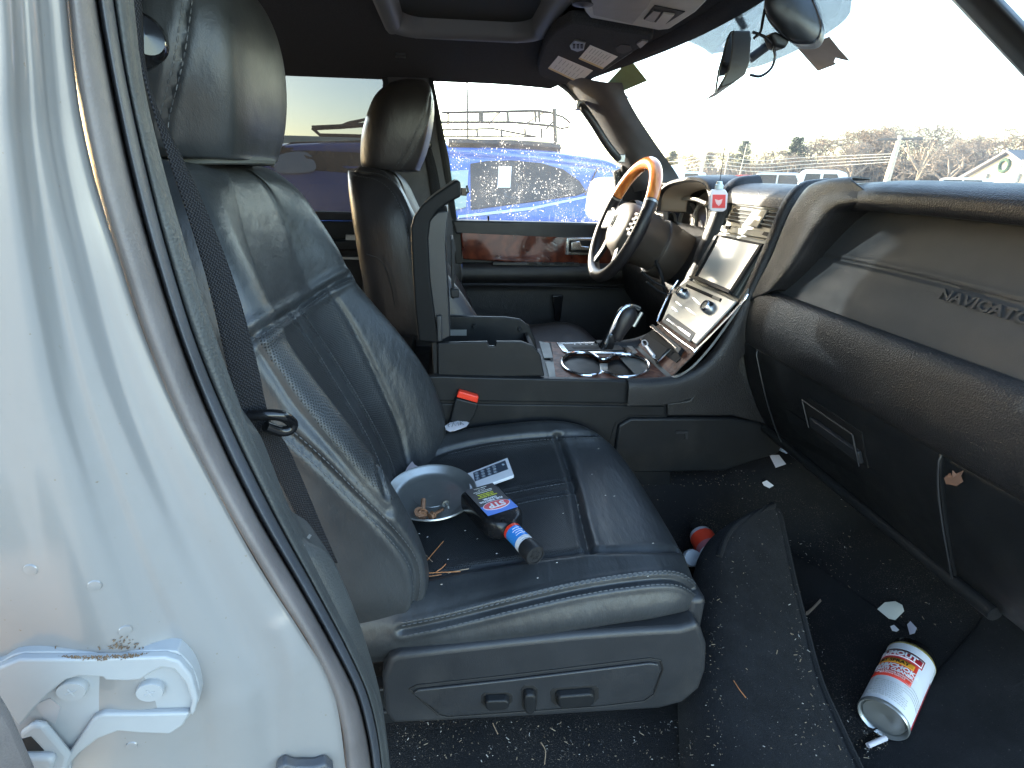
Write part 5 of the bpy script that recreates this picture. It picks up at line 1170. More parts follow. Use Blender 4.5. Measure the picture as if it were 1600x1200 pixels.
# bottle
bt=empty('additive_bottle',Q(780,800,z=1.03),'black bottle with oval red logo and long blue neck lying on the seat','bottle')
B0=Q(757,778,z=1.045); B1=Q(800,822,z=1.048); ax=(B1-B0); ax/=np.linalg.norm(ax)
wside=Q(800,790,z=1.048)-Q(742,800,z=1.048); wside-=ax*np.dot(wside,ax); wside/=np.linalg.norm(wside); bn=np.cross(wside,ax); 
if bn[2]<0: bn=-bn
P0=Q(750,772,z=1.05); 
BK=1.32
def bp(s_,u,h): return Bo+ax*s_*BK+wside*u*1.12+bn*h*1.12
Bo=Q(753,781,z=1.050)
# body sections along the axis
secs=[(-.016,.020,.008),(-.014,.030,.014),(-.008,.0335,.018),(.0,.034,.019),(.03,.034,.019),(.055,.034,.019),(.066,.032,.018),(.076,.024,.0165),(.083,.017,.0155),(.086,.0145,.0145)]
rows=[[bp(-.016,0,0)]*25]
for s_,w,h in secs:
    r=[]
    for t in np.linspace(0,2*math.pi,25):
        c,q=math.cos(t),math.sin(t); e=.45 if w>.02 else 1.
        r.append(bp(s_,w*np.sign(c)*abs(c)**e,h*np.sign(q)*abs(q)**e))
    rows.append(r)
Surf(loft(rows,80,50,byparam=True)).build('bottle_body',simple('bottle_black',(.010,.010,.011),.22,var=.1),bt)
def barc(s0,r,a0,a1,n=10): return [bp(s0,r*math.cos(a),r*math.sin(a)) for a in np.linspace(a0,a1,n)]
def band(s0,s1,r,name,mat,a0=0,a1=2*math.pi,n=36):
    rows=[barc(s0,r,a0,a1,n),barc(s1,r,a0,a1,n)]; return Surf(loft(rows,n,4)).build(name,mat,bt)
blu=simple('label_blue',(.03,.17,.62),.3)
band(.084,.124,.0140,'bottle_neck',simple('neck_blue',(.04,.25,.70),.25))
band(.0842,.091,.0143,'neck_band',red); band(.1135,.124,.0143,'neck_band',white)
for i,(a,w) in enumerate(((.096,.006),(.100,.009),(.104,.007),(.108,.008))):
    mb=MB(); mb.tube([bp(a,.0141*math.cos(t),.0141*math.sin(t)+.0002) for t in np.linspace(R(95-w*4000),R(95+w*4000),8)],.0004,4); mb.build('neck_print',white,bt)
mb=MB(); mb.tube([bp(.1165,.0143*math.cos(t),.0143*math.sin(t)+.0002) for t in np.linspace(R(50),R(130),8)],.0005,4); mb.tube([bp(.1205,.0143*math.cos(t),.0143*math.sin(t)+.0002) for t in np.linspace(R(60),R(120),8)],.0005,4); mb.build('neck_print',ink,bt)
prof=[(.0145,.122),(.0155,.1225)]
mb=MB(); mb.lathe([(r_*1.06,h_*BK) for r_,h_ in [(.0145,.122),(.0158,.1225),(.0160,.141),(.0150,.1425),(.0135,.1425),(.0132,.1410),(0,.1410)]],Bo,ax,40); cap_=mb.build('bottle_cap',simple('cap_black',(.015,.015,.016),.4,grain=(900,.3,.0006)),bt)
mb=MB()
for k in range(6): 
    a=k*math.pi/3; mb.tube([Bo+ax*.1414*BK+(wside*math.cos(a)+bn*math.sin(a))*.003,Bo+ax*.1414*BK+(wside*math.cos(a)+bn*math.sin(a))*.010],.0008,5)
mb.tube([Bo+ax*.1414*BK+(wside*math.cos(a)+bn*math.sin(a))*.007 for a in np.linspace(0,2*math.pi,20,endpoint=False)],.0006,5,closed=True)
mb.build('cap_emboss',plas,cap_)
# label
hL=.0196
def quad(name,s0,s1,u0,u1,h,mat,par=bt,th=.0003):
    mb=MB(); mb.prism([bp(s0,u0,h),bp(s0,u1,h),bp(s1,u1,h),bp(s1,u0,h)],bn*th); return mb.build(name,mat,par)
lb_=quad('label_black',-.010,.062,-.0265,.0265,.0188,simple('label_dark',(.025,.026,.03),.35))
quad('label_blue_band',.040,.062,-.0265,.0265,.0192,blu,lb_)
def disc(s_,u_,a,b_,h,mat,name):
    mb=MB(); mb.prism([bp(s_+a*math.cos(t),u_+b_*math.sin(t),h) for t in np.linspace(0,2*math.pi,36,endpoint=False)],bn*.0003); return mb.build(name,mat,lb_)
disc(.044,0,.0105,.0235,.0196,white,'logo_rim'); disc(.044,0,.0092,.0222,.0200,simple('logo_red',(.65,.03,.05),.3),'logo_oval')
# writing reads from the cap end (upside down in view)
tu=wside; tv=ax
if np.dot(np.cross(tu,tv),bn)<0: tu=-tu
text3('logo_letters','STP',bp(.0440,0,.0204),tu,tv,.0205,white,lb_,extr=.0002,bold=.0007,sx=1.0)
text3('label_text','FUEL INJECTOR',bp(.0295,-.001,.0193),tu,tv,.0066,white,lb_,extr=.0002,bold=.0002)
text3('label_text','CLEANER',bp(.0245,0,.0193),tu,tv,.0064,white,lb_,extr=.0002,bold=.0002)
yl=simple('label_lime',(.60,.62,.05),.5)
for s_,t_ in ((.0185,'CLEANS FUEL INJECTORS'),(.0148,'RESTORES POWER'),(.0111,'AND PERFORMANCE')): text3('label_text',t_,bp(s_,0,.0193),tu,tv,.0034,yl,lb_,extr=.0002,bold=.0001)
for s_,t_ in ((.0065,'FOR GASOLINE ENGINES'),(.0028,'TREATS UP TO 21 GALLONS'),(-.0010,'5.25 FL OZ'),(-.0055,'DANGER HARMFUL')): text3('label_text',t_,bp(s_,0,.0193),tu,tv,.0030,lab,lb_,extr=.0002)
# paper scraps
def scrap(px,surf,label,z=.002,marks=None,mat=paper,cat='paper scrap',grp=None,name='paper_scrap'):
    if surf is floorS: z+=.011
    H=[surf.hit(x,y) for x,y in px]; H=[h for h in H if h]
    if len(H)<3: print('scrap miss',label); return
    c=sum(h[0] for h in H)/len(H); n=sum(h[1] for h in H); n/=np.linalg.norm(n); k=len(H)
    rn=random.Random(len(px)*7); V=[h[0]+n*(z+rn.uniform(0,.004)) for h in H]+[c+n*(z+.004)]
    V+= [v-n*.0006 for v in V]
    F=[(i,(i+1)%k,k) for i in range(k)]+[((i+1)%k+k+1,i+k+1,2*k+1) for i in range(k)]+[(i,i+k+1,(i+1)%k+k+1,(i+1)%k) for i in range(k)]
    o=MB(); o.add(V,F); ob=o.build(name,mat,None); tag(ob,label,cat,grp)
    if marks:
        mb=MB()
        for L in marks:
            HH=[surf.hit(x,y) for x,y in L]; mb.tube([h[0]+n*(z+.0045) for h in HH if h],.0005,4)
        mb.build('ink_mark',dark,ob)
    return ob
flat=lambda z: Surf(loft([[(-1,-1,z),(1.6,-1,z)],[(-1,.3,z),(1.6,.3,z)]],4,4),toward=CP)
scrap([(695,668),(703,662),(715,661),(722,657),(733,662),(729,669),(712,674),(703,676),(697,673)],flat(1.068),'small torn white paper with scribbled letters below the seat belt buckle',0.002,[[(702,671),(700,668),(704,666)],[(706,671),(709,664),(712,669),(716,663),(717,669)],[(719,662),(720,668)],[(724,661),(720,665),(725,667)]])
scrap([(628,748),(636,733),(644,722),(648,729),(656,733),(650,741),(636,750)],flat(1.022),'torn pinkish paper scrap tucked between the tray and the backrest',0.002,None,simple('scrap_pink',(.66,.58,.60),.8))
FS=floorS
F2=flat(.80)
scrap([(1202,716),(1217,716),(1228,731),(1212,736)],floorS,'crumpled white paper piece, upper of two below the dashboard corner')
scrap([(1187,753),(1194,750),(1205,758),(1198,762),(1190,758)],floorS,'tiny white paper piece, lower of two below the dashboard corner')
scrap([(1216,708),(1226,704),(1236,712),(1230,715)],floorS,'bluish paper sliver jammed at the dark corner under the dashboard',mat=simple('scrap_blue',(.35,.42,.52),.7))
scrap([(1372,958),(1384,948),(1400,946),(1411,953),(1414,962),(1400,975),(1390,973)],floorS,'round cream paper chip on the carpet behind the spray can',mat=simple('chip_cream',(.62,.60,.52),.8))
scrap([(1344,1034),(1355,1028),(1362,1030),(1374,1042),(1372,1052),(1364,1057),(1352,1048)],floorS,'printed white paper scrap against the left side of the spray can',marks=[[(1349,1037),(1366,1048)],[(1354,1034),(1370,1044)]])
scrap([(1418,984),(1423,979),(1433,990),(1430,998),(1422,999)],floorS,'crumpled lilac paper just above the spray can',mat=simple('scrap_lilac',(.5,.47,.52),.7))
scrap([(1392,987),(1398,985),(1406,993),(1402,996),(1395,993)],floorS,'tiny white fleck between the cream chip and the lilac paper')
scrap([(1258,968),(1259,964),(1268,956),(1281,944),(1283,947),(1272,958),(1262,968)],floorS,'curled brown leaf stem on the foot mat right of the flap',mat=simple('stem_brown',(.20,.15,.11),.9),cat='leaf',name='leaf_stem')
scrap([(1494,754),(1491,744),(1497,737),(1500,744),(1505,732),(1508,738),(1517,724),(1519,733),(1516,741),(1520,750),(1510,757),(1501,755)],LW,'dry brown leaf stuck on the dark panel right of the glovebox',z=.012,mat=simple('leaf_brown',(.16,.085,.055),.8),cat='leaf',name='dry_leaf')
# pine needles
ndl=simple('needle_orange',(.42,.17,.06),.7); ndl2=simple('needle_tan',(.38,.27,.17),.8)
def needle(px,surf,label,mat=ndl,h=.003,r=.0008,grp='pine needles'):
    H=[surf.hit(x,y) for x,y in px]; H=[x for x in H if x]
    if len(H)<2: print('needle miss'); return
    mb=MB(); P=[x[0]+x[1]*(h+.001*(i%2)) for i,x in enumerate(H)]; mb.tube(cr(P,10) if len(P)>2 else P,r,5); o=mb.build('pine_needle',mat,None); tag(o,label,'pine needle',grp)
needle([(652,896),(670,876),(693,848)],cs,'long pine needle leaning towards the tray on the seat edge')
needle([(651,899),(680,896),(720,896)],cs,'straight orange pine needle at the bottom of the seat pile')
needle([(652,902),(675,901),(690,899)],cs,'short thick pine needle lowest in the seat pile')
needle([(645,859),(660,866),(676,880)],cs,'pale curved pine needle left of the seat pile',ndl2)
needle([(680,896),(690,890),(697,884)],cs,'short branch of the seat needle pile pointing at the bottle')
needle([(700,896),(716,895),(733,890)],cs,'thin grey pine needle reaching furthest towards the bottle',ndl2)
fl_=flat(.716)
for px,lb in (([(1104,972),(1112,962),(1121,950)],'orange twig beside the front corner of the seat base'),([(1106,975),(1116,966),(1124,962)],'lower orange twig of the pair at the seat front'),([(1110,1056),(1120,1085),(1128,1106)],'long upright needle on carpet right of the seat switches'),([(1112,1000),(1124,1010),(1136,1015)],'pale needle just under the twig pair'),([(1146,1065),(1155,1080),(1165,1092)],'orange needle midway down the flap'),([(1066,1148),(1090,1162),(1110,1176)],'tan needle near the bottom edge right of the seat base'),([(770,1132),(772,1137),(778,1149)],'needle directly under the seat switches'),([(845,1162),(852,1175),(851,1196)],'white curled fibre on the carpet under the seat')):
    needle(px,fl_ if px[0][0]!=1146 else MS,lb,ndl if 'orange' in lb or 'long' in lb else ndl2,grp='pine needles on the carpet')
# ================================================================ SPRAY CAN
cn=empty('spray_can',Q(1400,1085,z=.76),'dented white and red spray can lying on its side in the footwell','spray can')
K0=Q(1379,1124,z=.750); K1=Q(1428,1022,z=.768); ka=K1-K0; ka/=np.linalg.norm(ka); kr=.0395
# length so that the shoulder reaches the photographed end
KL=.160
mb=MB(); mb.lathe([(0,.010),(kr*.55,.006),(kr*.80,.004),(kr*.84,.010),(kr*.86,.010),(kr*.90,.001),(kr*.96,-.001),(kr*1.0,.002),(kr*1.0,.005)],K0,ka,56); mb.build('can_base',steel,cn)
mb=MB(); mb.lathe([(kr*.975,.004),(kr*.985,.008),(kr*.985,KL)],K0,ka,72); cb=mb.build('can_body',simple('can_white',(.72,.73,.76),.28,var=.03,dirt=.12),cn)
mb=MB(); mb.lathe([(kr*.985,KL),(kr*1.0,KL+.002),(kr*.97,KL+.005),(kr*.85,KL+.014),(kr*.6,KL+.022),(kr*.4,KL+.024),(kr*.4,KL+.028),(0,KL+.028)],K0,ka,48); mb.build('can_shoulder',simple('can_gold',(.45,.36,.12),.3,.4),cn)
mb=MB(); mb.lathe([(kr*.88,KL+.002),(kr*.9,KL+.004),(kr*.9,KL+.022),(kr*.8,KL+.027),(0,KL+.028)],K0,ka,40); mb.build('can_cap',gloss,cn)
# label frame: angle 0 = facing camera
vc=CP-(K0+ka*.08); vc-=ka*np.dot(vc,ka); vc/=np.linalg.norm(vc); vs_=np.cross(ka,vc)
if (CM.T@vs_)[0]<0: vs_=-vs_
def kp2(s_,ang,r=kr): a=R(ang); return K0+ka*s_+(vc*math.cos(a)+vs_*math.sin(a))*r
def patch(name,s0,s1,a0,a1,r,mat,n=24,taper=0):
    rows=[[kp2(s_+taper*((a-a0)/(a1-a0)),a,r) for a in np.linspace(a0,a1,n)] for s_ in np.linspace(s0,s1,3)]
    return Surf(loft(rows,n,6),toward=CP).build(name,mat,cb,solid=.0003)
cr1=simple('can_red',(.62,.05,.03),.3,var=.05); cr2=simple('can_dark_red',(.33,.02,.03),.3); cy=simple('can_amber',(.75,.33,.03),.4)
patch('label_red',.064,.140,-88,22,kr*.990,cr1); patch('label_stripe',.004,.125,72,86,kr*.990,cr2,8)
patch('label_banner',.118,.141,-88,30,kr*.996,cr2); patch('label_banner',.121,.138,-86,27,kr*.999,white)
patch('label_banner',.123,.136,-86,25,kr*1.002,cr2)
patch('amber_band',.102,.115,-80,14,kr*.996,cy)
def ktext(t,s_,a_c,size,mat,r,sx=1.,bold=0.):
    def bend(x,y,z):
        return kp2(s_+y,a_c+math.degrees(x/kr),r+z)
    text3('can_text',t,(0,0,0),(1,0,0),(0,1,0),size,mat,cb,extr=.0002,bold=bold,sx=sx,bend=bend)
ktext('GUMOUT',.1295,-36,.0155,white,kr*1.006,1.0,.0006)
ktext('JET SPRAY',.1085,-34,.0105,dark,kr*1.0,1.05,.0003)
ktext('CARB/CHOKE',.0945,-30,.0125,white,kr*.996,1.08,.0006)
ktext('& PARTS CLEANER',.0845,-30,.0088,white,kr*.996,.95,.0004)
ktext('CLEANS & RESTORES PERFORMANCE',.0770,-22,.0044,white,kr*.996,.9); ktext('FAST ACTING FORMULA',.0725,-24,.0042,white,kr*.996,.9)
for k in range(4):
    mb=MB(); L=[kp2(.066+.0+k*-.006,a,kr*.992) for a in np.linspace(10,30,6)]+[kp2(.066-k*.006-.0016*q,30+q*6,kr*.992) for q in range(1,7)]; mb.tube(L,.0006,4); mb.build('label_rule',ink,cb)
mb=MB(); rn=random.Random(5)
for k in range(9):
    s0=.052-k*.0045
    a=-60+rn.uniform(0,10)
    while a<(28 if k>3 else 5):
        w=rn.uniform(3,8); mb.tube([kp2(s0,a,kr*.99),kp2(s0+.0003,a+w,kr*.99)],.0006,4); a+=w+1.6
mb.build('fine_print',ink,cb)
# second (red) bottle behind the flap, cap and cigarette end
rb=empty('red_bottle',Q(1105,850,z=.80),'small red and white plastic bottle half hidden behind the carpet flap','bottle')
a0=Q(1092,832,z=.80); a1=Q(1122,880,z=.79); ra_=a1-a0; ra_/=np.linalg.norm(ra_)
mb=MB(); mb.lathe([(0,.0),(.016,.0),(.026,.006),(.030,.018)],a0,ra_,32); mb.build('bottle_shoulder',simple('bottle_white',(.60,.60,.63),.4),rb)
mb=MB(); mb.lathe([(.030,.018),(.0305,.03),(.0305,.052)],a0,ra_,32); mb.build('bottle_body',simple('bottle_red',(.88,.07,.03),.35),rb)
mb=MB(); mb.lathe([(.0306,.052),(.0306,.068)],a0,ra_,32); mb.build('bottle_label',simple('label_pinkish',(.55,.18,.2),.5),rb)
mb=MB(); mb.lathe([(.0305,.068),(.029,.074),(0,.076)],a0,ra_,32); mb.build('bottle_base',white,rb)
mb=MB(); mb.lathe([(.012,-.024),(.014,-.022),(.014,.0),(0,.0)],a0,ra_,24); mb.lathe([(0,-.025),(.012,-.024)],a0,ra_,24); mb.build('bottle_neck',dark,rb)
n0=Q(1106,872,z=.80)
mb=MB(); mb.prism([Q(x,y,z=.775) for x,y in ((1103,876),(1112,869),(1116,878),(1106,885))],(0,0,.01)); mb.build('red_tab',red,rb,bevel=.002)
mb=MB(); mb.tube([Q(x,y,z=.79) for x,y in ((1098,866),(1107,878),(1103,866),(1110,874))],.0015,6); mb.build('wire_clip',zinc,rb)
cc_=Q(1081,872,z=.78); mb=MB(); ax_=np.array(CP)-cc_; ax_/=np.linalg.norm(ax_); ax_=ax_*.9+np.array([.25,.1,-.1]); ax_/=np.linalg.norm(ax_)
mb.lathe([(0,.012),(.018,.0115),(.0200,.009),(.0205,-.006),(.019,-.006)],cc_,ax_,36); o=mb.build('bottle_cap',simple('cap_translucent',(.52,.56,.60),.35),None); tag(o,'round translucent white cap lying on the carpet beside the red bottle','bottle cap')
mb=MB(); mb.tube([Q(1356,1165,z=.722),Q(1384,1153,z=.724)],.0042,14); o=mb.build('cigarette_end',simple('cig_paper',(.62,.58,.60),.8),None); tag(o,'white cigarette end lying under the base of the spray can','cigarette end')
# ================================================================ OUTSIDE
gm,nt,b=nodes('gravel_lot'); b.inputs['Roughness'].default_value=.95
_c=mixcol(nt,noise(nt,.6,8),(.14,.12,.10),(.30,.27,.23)); nt.links.new(_c,b.inputs['Base Color']); bump(nt,b,[(noise(nt,14,6),.6,.03)])
def bigsheet(name,mat,z,x0,x1,y0,y1,n=24):
    V=[(x,y,z) for y in np.linspace(y0,y1,n) for x in np.linspace(x0,x1,n)]
    F=[(i*n+j,i*n+j+1,(i+1)*n+j+1,(i+1)*n+j) for i in range(n-1) for j in range(n-1)]
    o=build(name,V,F,mat,None,smooth=None); tag(o,kind='structure'); return o
bigsheet('ground',gm,0,-600,1500,-700,1500)
grassm,nt,b=nodes('dry_verge'); b.inputs['Roughness'].default_value=1.; _c=mixcol(nt,noise(nt,.8,8),(.16,.14,.07),(.26,.21,.12)); nt.links.new(_c,b.inputs['Base Color'])
bigsheet('grass_verge',grassm,.03,62,400,-60,260)
blue=simple('van_blue',(.022,.095,.36),.25,.1,coat=.6,dirt=.35); vglass=simple('van_glass',(.012,.014,.016),.12,dirt=.1)
blackp=simple('black_trim',(.02,.02,.022),.4); wpaint=simple('white_truck_paint',(.72,.73,.74),.3,coat=.5); tyre=simple('tyre_rubber',(.02,.02,.02),.8)
def wheels(o,xs_,y0,y1,r):
    for x in xs_:
        for y in (y0,y1):
            mb=MB(); mb.lathe([(0,-.1),(r*.95,-.1),(r,-.07),(r,.07),(r*.95,.1),(0,.1)],(x,y,r),(0,1,0),24); w=mb.build('wheel',tyre,o)
            mb=MB(); mb.lathe([(r*.55,-.103),(0,-.108)],(x,y,r),(0,1,0),16); mb.lathe([(r*.55,.103),(0,.108)],(x,y,r),(0,1,0),16); mb.build('rim',satin,w)
VY=2.35
van=empty('blue_van',(.6,3.2,0),'bright blue minivan with dark side glass parked beside the driver door','van')
def vz(x,y,yy=VY): return Q(x,y,y=yy)
# body as lofted cross sections along x
def carbody(o,xs_,zr,zs,y0,y1,mat,name='body',nose=.0):
    rows=[]
    for x,a,s_ in zip(xs_,zr,zs):
        w=y1-y0; t=.13*w*.5
        rows.append([(x,y0,.30),(x,y0-.0,.55),(x,y0,s_-.10),(x,y0+.015,s_),(x,y0+t*.8,a-.14),(x,y0+t*1.5,a-.03),(x,y0+w*.5,a),(x,y1-t*1.5,a-.03),(x,y1-t*.8,a-.14),(x,y1-.015,s_),(x,y1,s_-.10),(x,y1,.55),(x,y1,.30)])
    G=loft(rows,60,60,byparam=True); s=Surf(G,toward=(xs_[2],y0-5,4)); s.build(name,mat,o); return s
vs=carbody(van,[-3.1,-3.0,-2.2,-1.45,-1.1,-.3,.4,.85,1.15,1.34,1.38],[.7,.95,1.15,1.68,1.79,1.83,1.81,1.78,1.72,1.5,.8],[.65,.9,1.05,1.30,1.36,1.37,1.36,1.36,1.35,1.2,.75],VY,VY+1.85,blue)
slab('side_glass',vs,[(735,256),(760,252),(800,251),(845,255),(880,265),(905,283),(916,300),(900,306),(830,316),(736,328)],.004,.010,vglass,van,bevel=.002)
slab('rear_glass',vs,[(704,268),(732,266),(728,324),(706,330)],.004,.010,simple('van_glass_green',(.28,.38,.33),.15,dirt=.5),van)
slab('window_paper',vs,[(779,261),(799,261),(797,294),(777,294)],.011,.013,paper,van)
slab('body_stripe',vs,[(716,337),(830,324),(918,306),(918,309),(830,328),(716,341)],.003,.008,simple('stripe_pale',(.45,.60,.75),.3),van)
pxline('roof_rail',vs,[(700,228),(800,231),(880,237),(948,243)],.03,blackp,van,h=.02)
wheels(van,[-2.2,.7],VY+.12,VY+1.7,.36)
slab('door_gap',vs,[(933,262),(935,262),(915,305),(913,305)],.001,.006,blackp,van)
# truck with ladder rack farther off
tk=empty('work_truck',(1.5,7.5,0),'pale work truck with a tall black ladder rack beyond the blue van','truck')
TY=6.4
def box(o,name,x0,x1,y0,y1,z0,z1,mat,bev=.04):
    mb=MB(); mb.box(((x0+x1)/2,(y0+y1)/2,(z0+z1)/2),(x1-x0,y1-y0,z1-z0)); return mb.build(name,mat,o,bevel=bev)
a=Q(695,218,y=TY); b_=Q(866,218,y=TY)
cream=simple('truck_cream',(.60,.54,.40),.5)
box(tk,'service_body',-3.0,b_[0],TY,TY+1.9,.6,a[2],cream,.02); mb=MB(); mb.box(((Q(760,224,y=TY)[0]+b_[0])/2,TY-.01,Q(800,226,y=TY)[2]),(b_[0]-Q(760,224,y=TY)[0]-.1,.04,.12)); mb.build('body_panel',simple('truck_yellow',(.62,.50,.28),.5),tk)
box(tk,'cab',b_[0]+.05,b_[0]+1.9,TY,TY+1.9,.5,a[2]-.25,wpaint,.1); wheels(tk,[-1.6,3.4],TY+.15,TY+1.75,.4)
mb=MB()
def rk(L,r=.022,yy=TY): mb.tube([Q(x,y,y=yy) for x,y in L],r,6)
for yy in (TY,TY+1.8):
    rk([(690,176),(750,175),(840,173),(860,176)],.018,yy); rk([(690,191),(800,191),(866,197)],.018,yy)
    rk([(860,176),(880,183),(891,192),(888,199),(876,201),(866,197)],.014,yy)
    for x in (749,753,793,836,842): rk([(x,174),(x+1,191)],.020,yy)
    rk([(690,203),(770,201),(838,214)],.014,yy)
    for x in (745,783,820): rk([(x,201),(x+1,213)],.018,yy)
    rk([(692,213),(838,214)],.012,yy); rk([(866,170),(868,230)],.03,yy); rk([(846,200),(846,216)],.02,yy); rk([(868,186),(852,203)],.012,yy)
for x,y in ((700,176),(780,175),(850,175)): mb.tube([Q(x,y,y=TY),Q(x,y,y=TY)+[0,1.8,0]],.018,6)
mb.build('ladder_rack',blackp,tk)
an=empty('lamp_mast',Q(730,230,y=9),'thin dark mast rising above the ladder rack','pole'); mb=MB(); mb.tube([Q(731,215,y=9),Q(730,150,y=9),Q(729,98,y=9),Q(729,60,y=9)],[.022,.02,.017,.012],6); p=Q(731,215,y=9); mb.tube([[p[0],p[1],0],p],[.05,.022],6); mb.build('mast_shaft',blackp,an)
slab('front_glass',vs,[(424,262),(440,232),(456,224),(500,220),(575,221),(640,224),(690,228),(690,262),(560,272)],.004,.010,vglass,van)
slab('light_window',vs,[(430,250),(446,240),(478,238),(492,252),(490,268),(436,270)],.011,.014,simple('glass_pale',(.45,.46,.44),.2),van,smoothn=24)
mb=MB(); mb.tube([Q(x,y,y=2.6) for x,y in ((488,200),(530,198),(570,195),(600,193))],.016,6); mb.tube([Q(x,y,y=2.6) for x,y in ((488,200),(500,211),(580,213))],.012,6); mb.tube([Q(x,y,y=2.6) for x,y in ((530,198),(545,192),(580,185))],.010,6); mb.build('roof_bars',blackp,van)
# distant cars seen over the dashboard
def hor(x): return 270+(x-700)*.02
def dist_car(x0,x1,D,col,label,cat='car',h=1.7,pick=False):
    """car standing on the ground between photo columns x0..x1 at depth D ahead-left"""
    r0=ray(x0,hor(x0)); r1=ray(x1,hor(x1)); 
    p0=CP+r0*D; p1=CP+r1*D; p0[2]=p1[2]=0
    mid_=(p0+p1)/2; o=empty('parked_car' if cat=='car' else 'pickup_truck',mid_,label,cat)
    L=np.linalg.norm(p1-p0); d=(p1-p0)/L; n=np.array([-d[1],d[0],0]); 
    if np.dot(n,mid_-CP)<0:n=-n
    W_=1.8; L=max(L,4.2); c0=mid_-d*L/2
    def pt(u,v,z): return c0+d*u*L+n*v+np.array([0,0,z])
    side=[(0,.45),(0,.85),(.04,1.0),(.27,1.06),(.38,h-.05),(.45,h),(.80,h),(.90,h-.06),(.985,1.08),(1,.95),(1,.45)]
    if cat!='car': side=[(0,.5),(0,1.05),(.40,1.12),(.41,h-.06),(.44,h),(.66,h),(.72,h-.08),(.80,1.15),(.98,1.05),(1,.9),(1,.5)]
    mb=MB(); mb.prism([pt(u,0,z) for u,z in side],n*W_); mb.build('body',col,o,bevel=.05)
    gz=(1.12,h-.12); g=[(.33,gz[0]),(.41,gz[1]),(.60,gz[1]),(.60,gz[0])] if cat=='car' else [(.43,1.16),(.45,gz[1]),(.55,gz[1]),(.55,1.16)]
    g2_=[(.62,gz[0]),(.62,gz[1]),(.80,gz[1]),(.90,gz[0])] if cat=='car' else [(.57,1.16),(.57,gz[1]),(.66,gz[1]),(.74,1.16)]
    for gg in (g,g2_):
        mb=MB(); mb.prism([pt(u,-.02,z) for u,z in gg],n*.03); mb.build('window',vglass,o)
    for u in (.18,.82):
        mb=MB(); mb.lathe([(0,-.1),(.33,-.1),(.34,0),(.33,.12),(0,.12)],pt(u,.1,.34),n,20); mb.build('wheel',tyre,o)
redp=simple('far_red',(.45,.06,.04),.4); yelp=simple('far_yellow',(.60,.45,.08),.4); silp=simple('far_silver',(.5,.52,.54),.35,.3)
dist_car(1222,1318,21,wpaint,'white pickup truck beyond the dashboard left of the padded brow','truck',1.93)
dist_car(1172,1226,32,silp,'silver wagon parked behind the white pickup truck','car',1.95)
dist_car(1150,1172,38,redp,'small red car left of the silver wagon','car',1.85)
dist_car(1205,1240,46,yelp,'small yellow car between the silver wagon and the white pickup','car',1.95)
dist_car(1040,1066,34,silp,'pale car just right of the driver windscreen pillar','car',1.95)
dist_car(1455,1520,40,wpaint,'white car in front of the cottage with a wreath','car',1.9)
# cottage with wreath
hs_=empty('cottage',(0,0,0),'cream cottage gable with a round wreath at the right edge','house')
def far(x,y,D):
    r=ray(x,y); return CP+r*(D/np.linalg.norm(r[:2]))
D=58; pk=far(1570,239,D); el=far(1505,274,D+3); er=far(1640,284,D-3)
hd=er-el; hd[2]=0; hd/=np.linalg.norm(hd); hn=np.array([-hd[1],hd[0],0]); 
if np.dot(hn,pk-CP)<0:hn=-hn
Lh=np.linalg.norm((er-el)[:2])
def hp_(u,v,z): q=el+hd*u*Lh+hn*v; return np.array([q[0],q[1],z])
zt_=pk[2]; ze=(el[2]+er[2])/2-.2
mb=MB(); mb.prism([hp_(0,0,0),hp_(0,0,ze),hp_(.5,0,zt_),hp_(1,0,ze),hp_(1,0,0)],hn*8); wl_=mb.build('gable_wall',simple('cottage_cream',(.62,.52,.36),.8),hs_)
mb=MB(); mb.prism([hp_(-.06,-.4,ze-.25),hp_(.5,-.4,zt_+.06),hp_(.5,-.4,zt_+.22),hp_(-.08,-.4,ze-.05)],hn*9); mb.prism([hp_(1.06,-.4,ze-.25),hp_(.5,-.4,zt_+.06),hp_(.5,-.4,zt_+.22),hp_(1.08,-.4,ze-.05)],hn*9); rf_=mb.build('roof',simple('roof_grey',(.16,.15,.15),.8,var=.2),hs_)
mb=MB(); mb.box(hp_(.62,2,zt_+.3),(.5,.5,1.2)); mb.build('chimney',simple('chimney_white',(.6,.58,.5),.8),rf_)
mb=MB(); cw=hp_(.48,-.08,(zt_+ze)/2+.1); mb.tube([cw+(hd*math.cos(t)+np.array([0,0,math.sin(t)]))*.42 for t in np.linspace(0,2*math.pi,24,endpoint=False)],.12,8,closed=True); mb.build('wreath',simple('wreath_green',(.05,.09,.05),.9),hs_)
for u in (.30,.66): mb=MB(); mb.box(hp_(u,-.05,ze+.25),(.5,.5,.6)); mb.build('window',simple('cottage_window',(.25,.27,.28),.3),hs_)
box_=mb=MB(); mb.prism([hp_(-.35,-1.5,ze-.9),hp_(1.2,-1.5,ze-.9),hp_(1.2,-1.5,ze-.65),hp_(-.3,-1.5,ze-.55)],hn*2); mb.build('porch_roof',simple('porch_pale',(.55,.55,.55),.7),hs_)
mb=MB(); mb.prism([hp_(-.35,0,0),hp_(0,0,0),hp_(0,0,ze-.3),hp_(-.35,0,ze-.9)],hn*6); mb.build('side_wing',MATS['cottage_cream'],hs_)
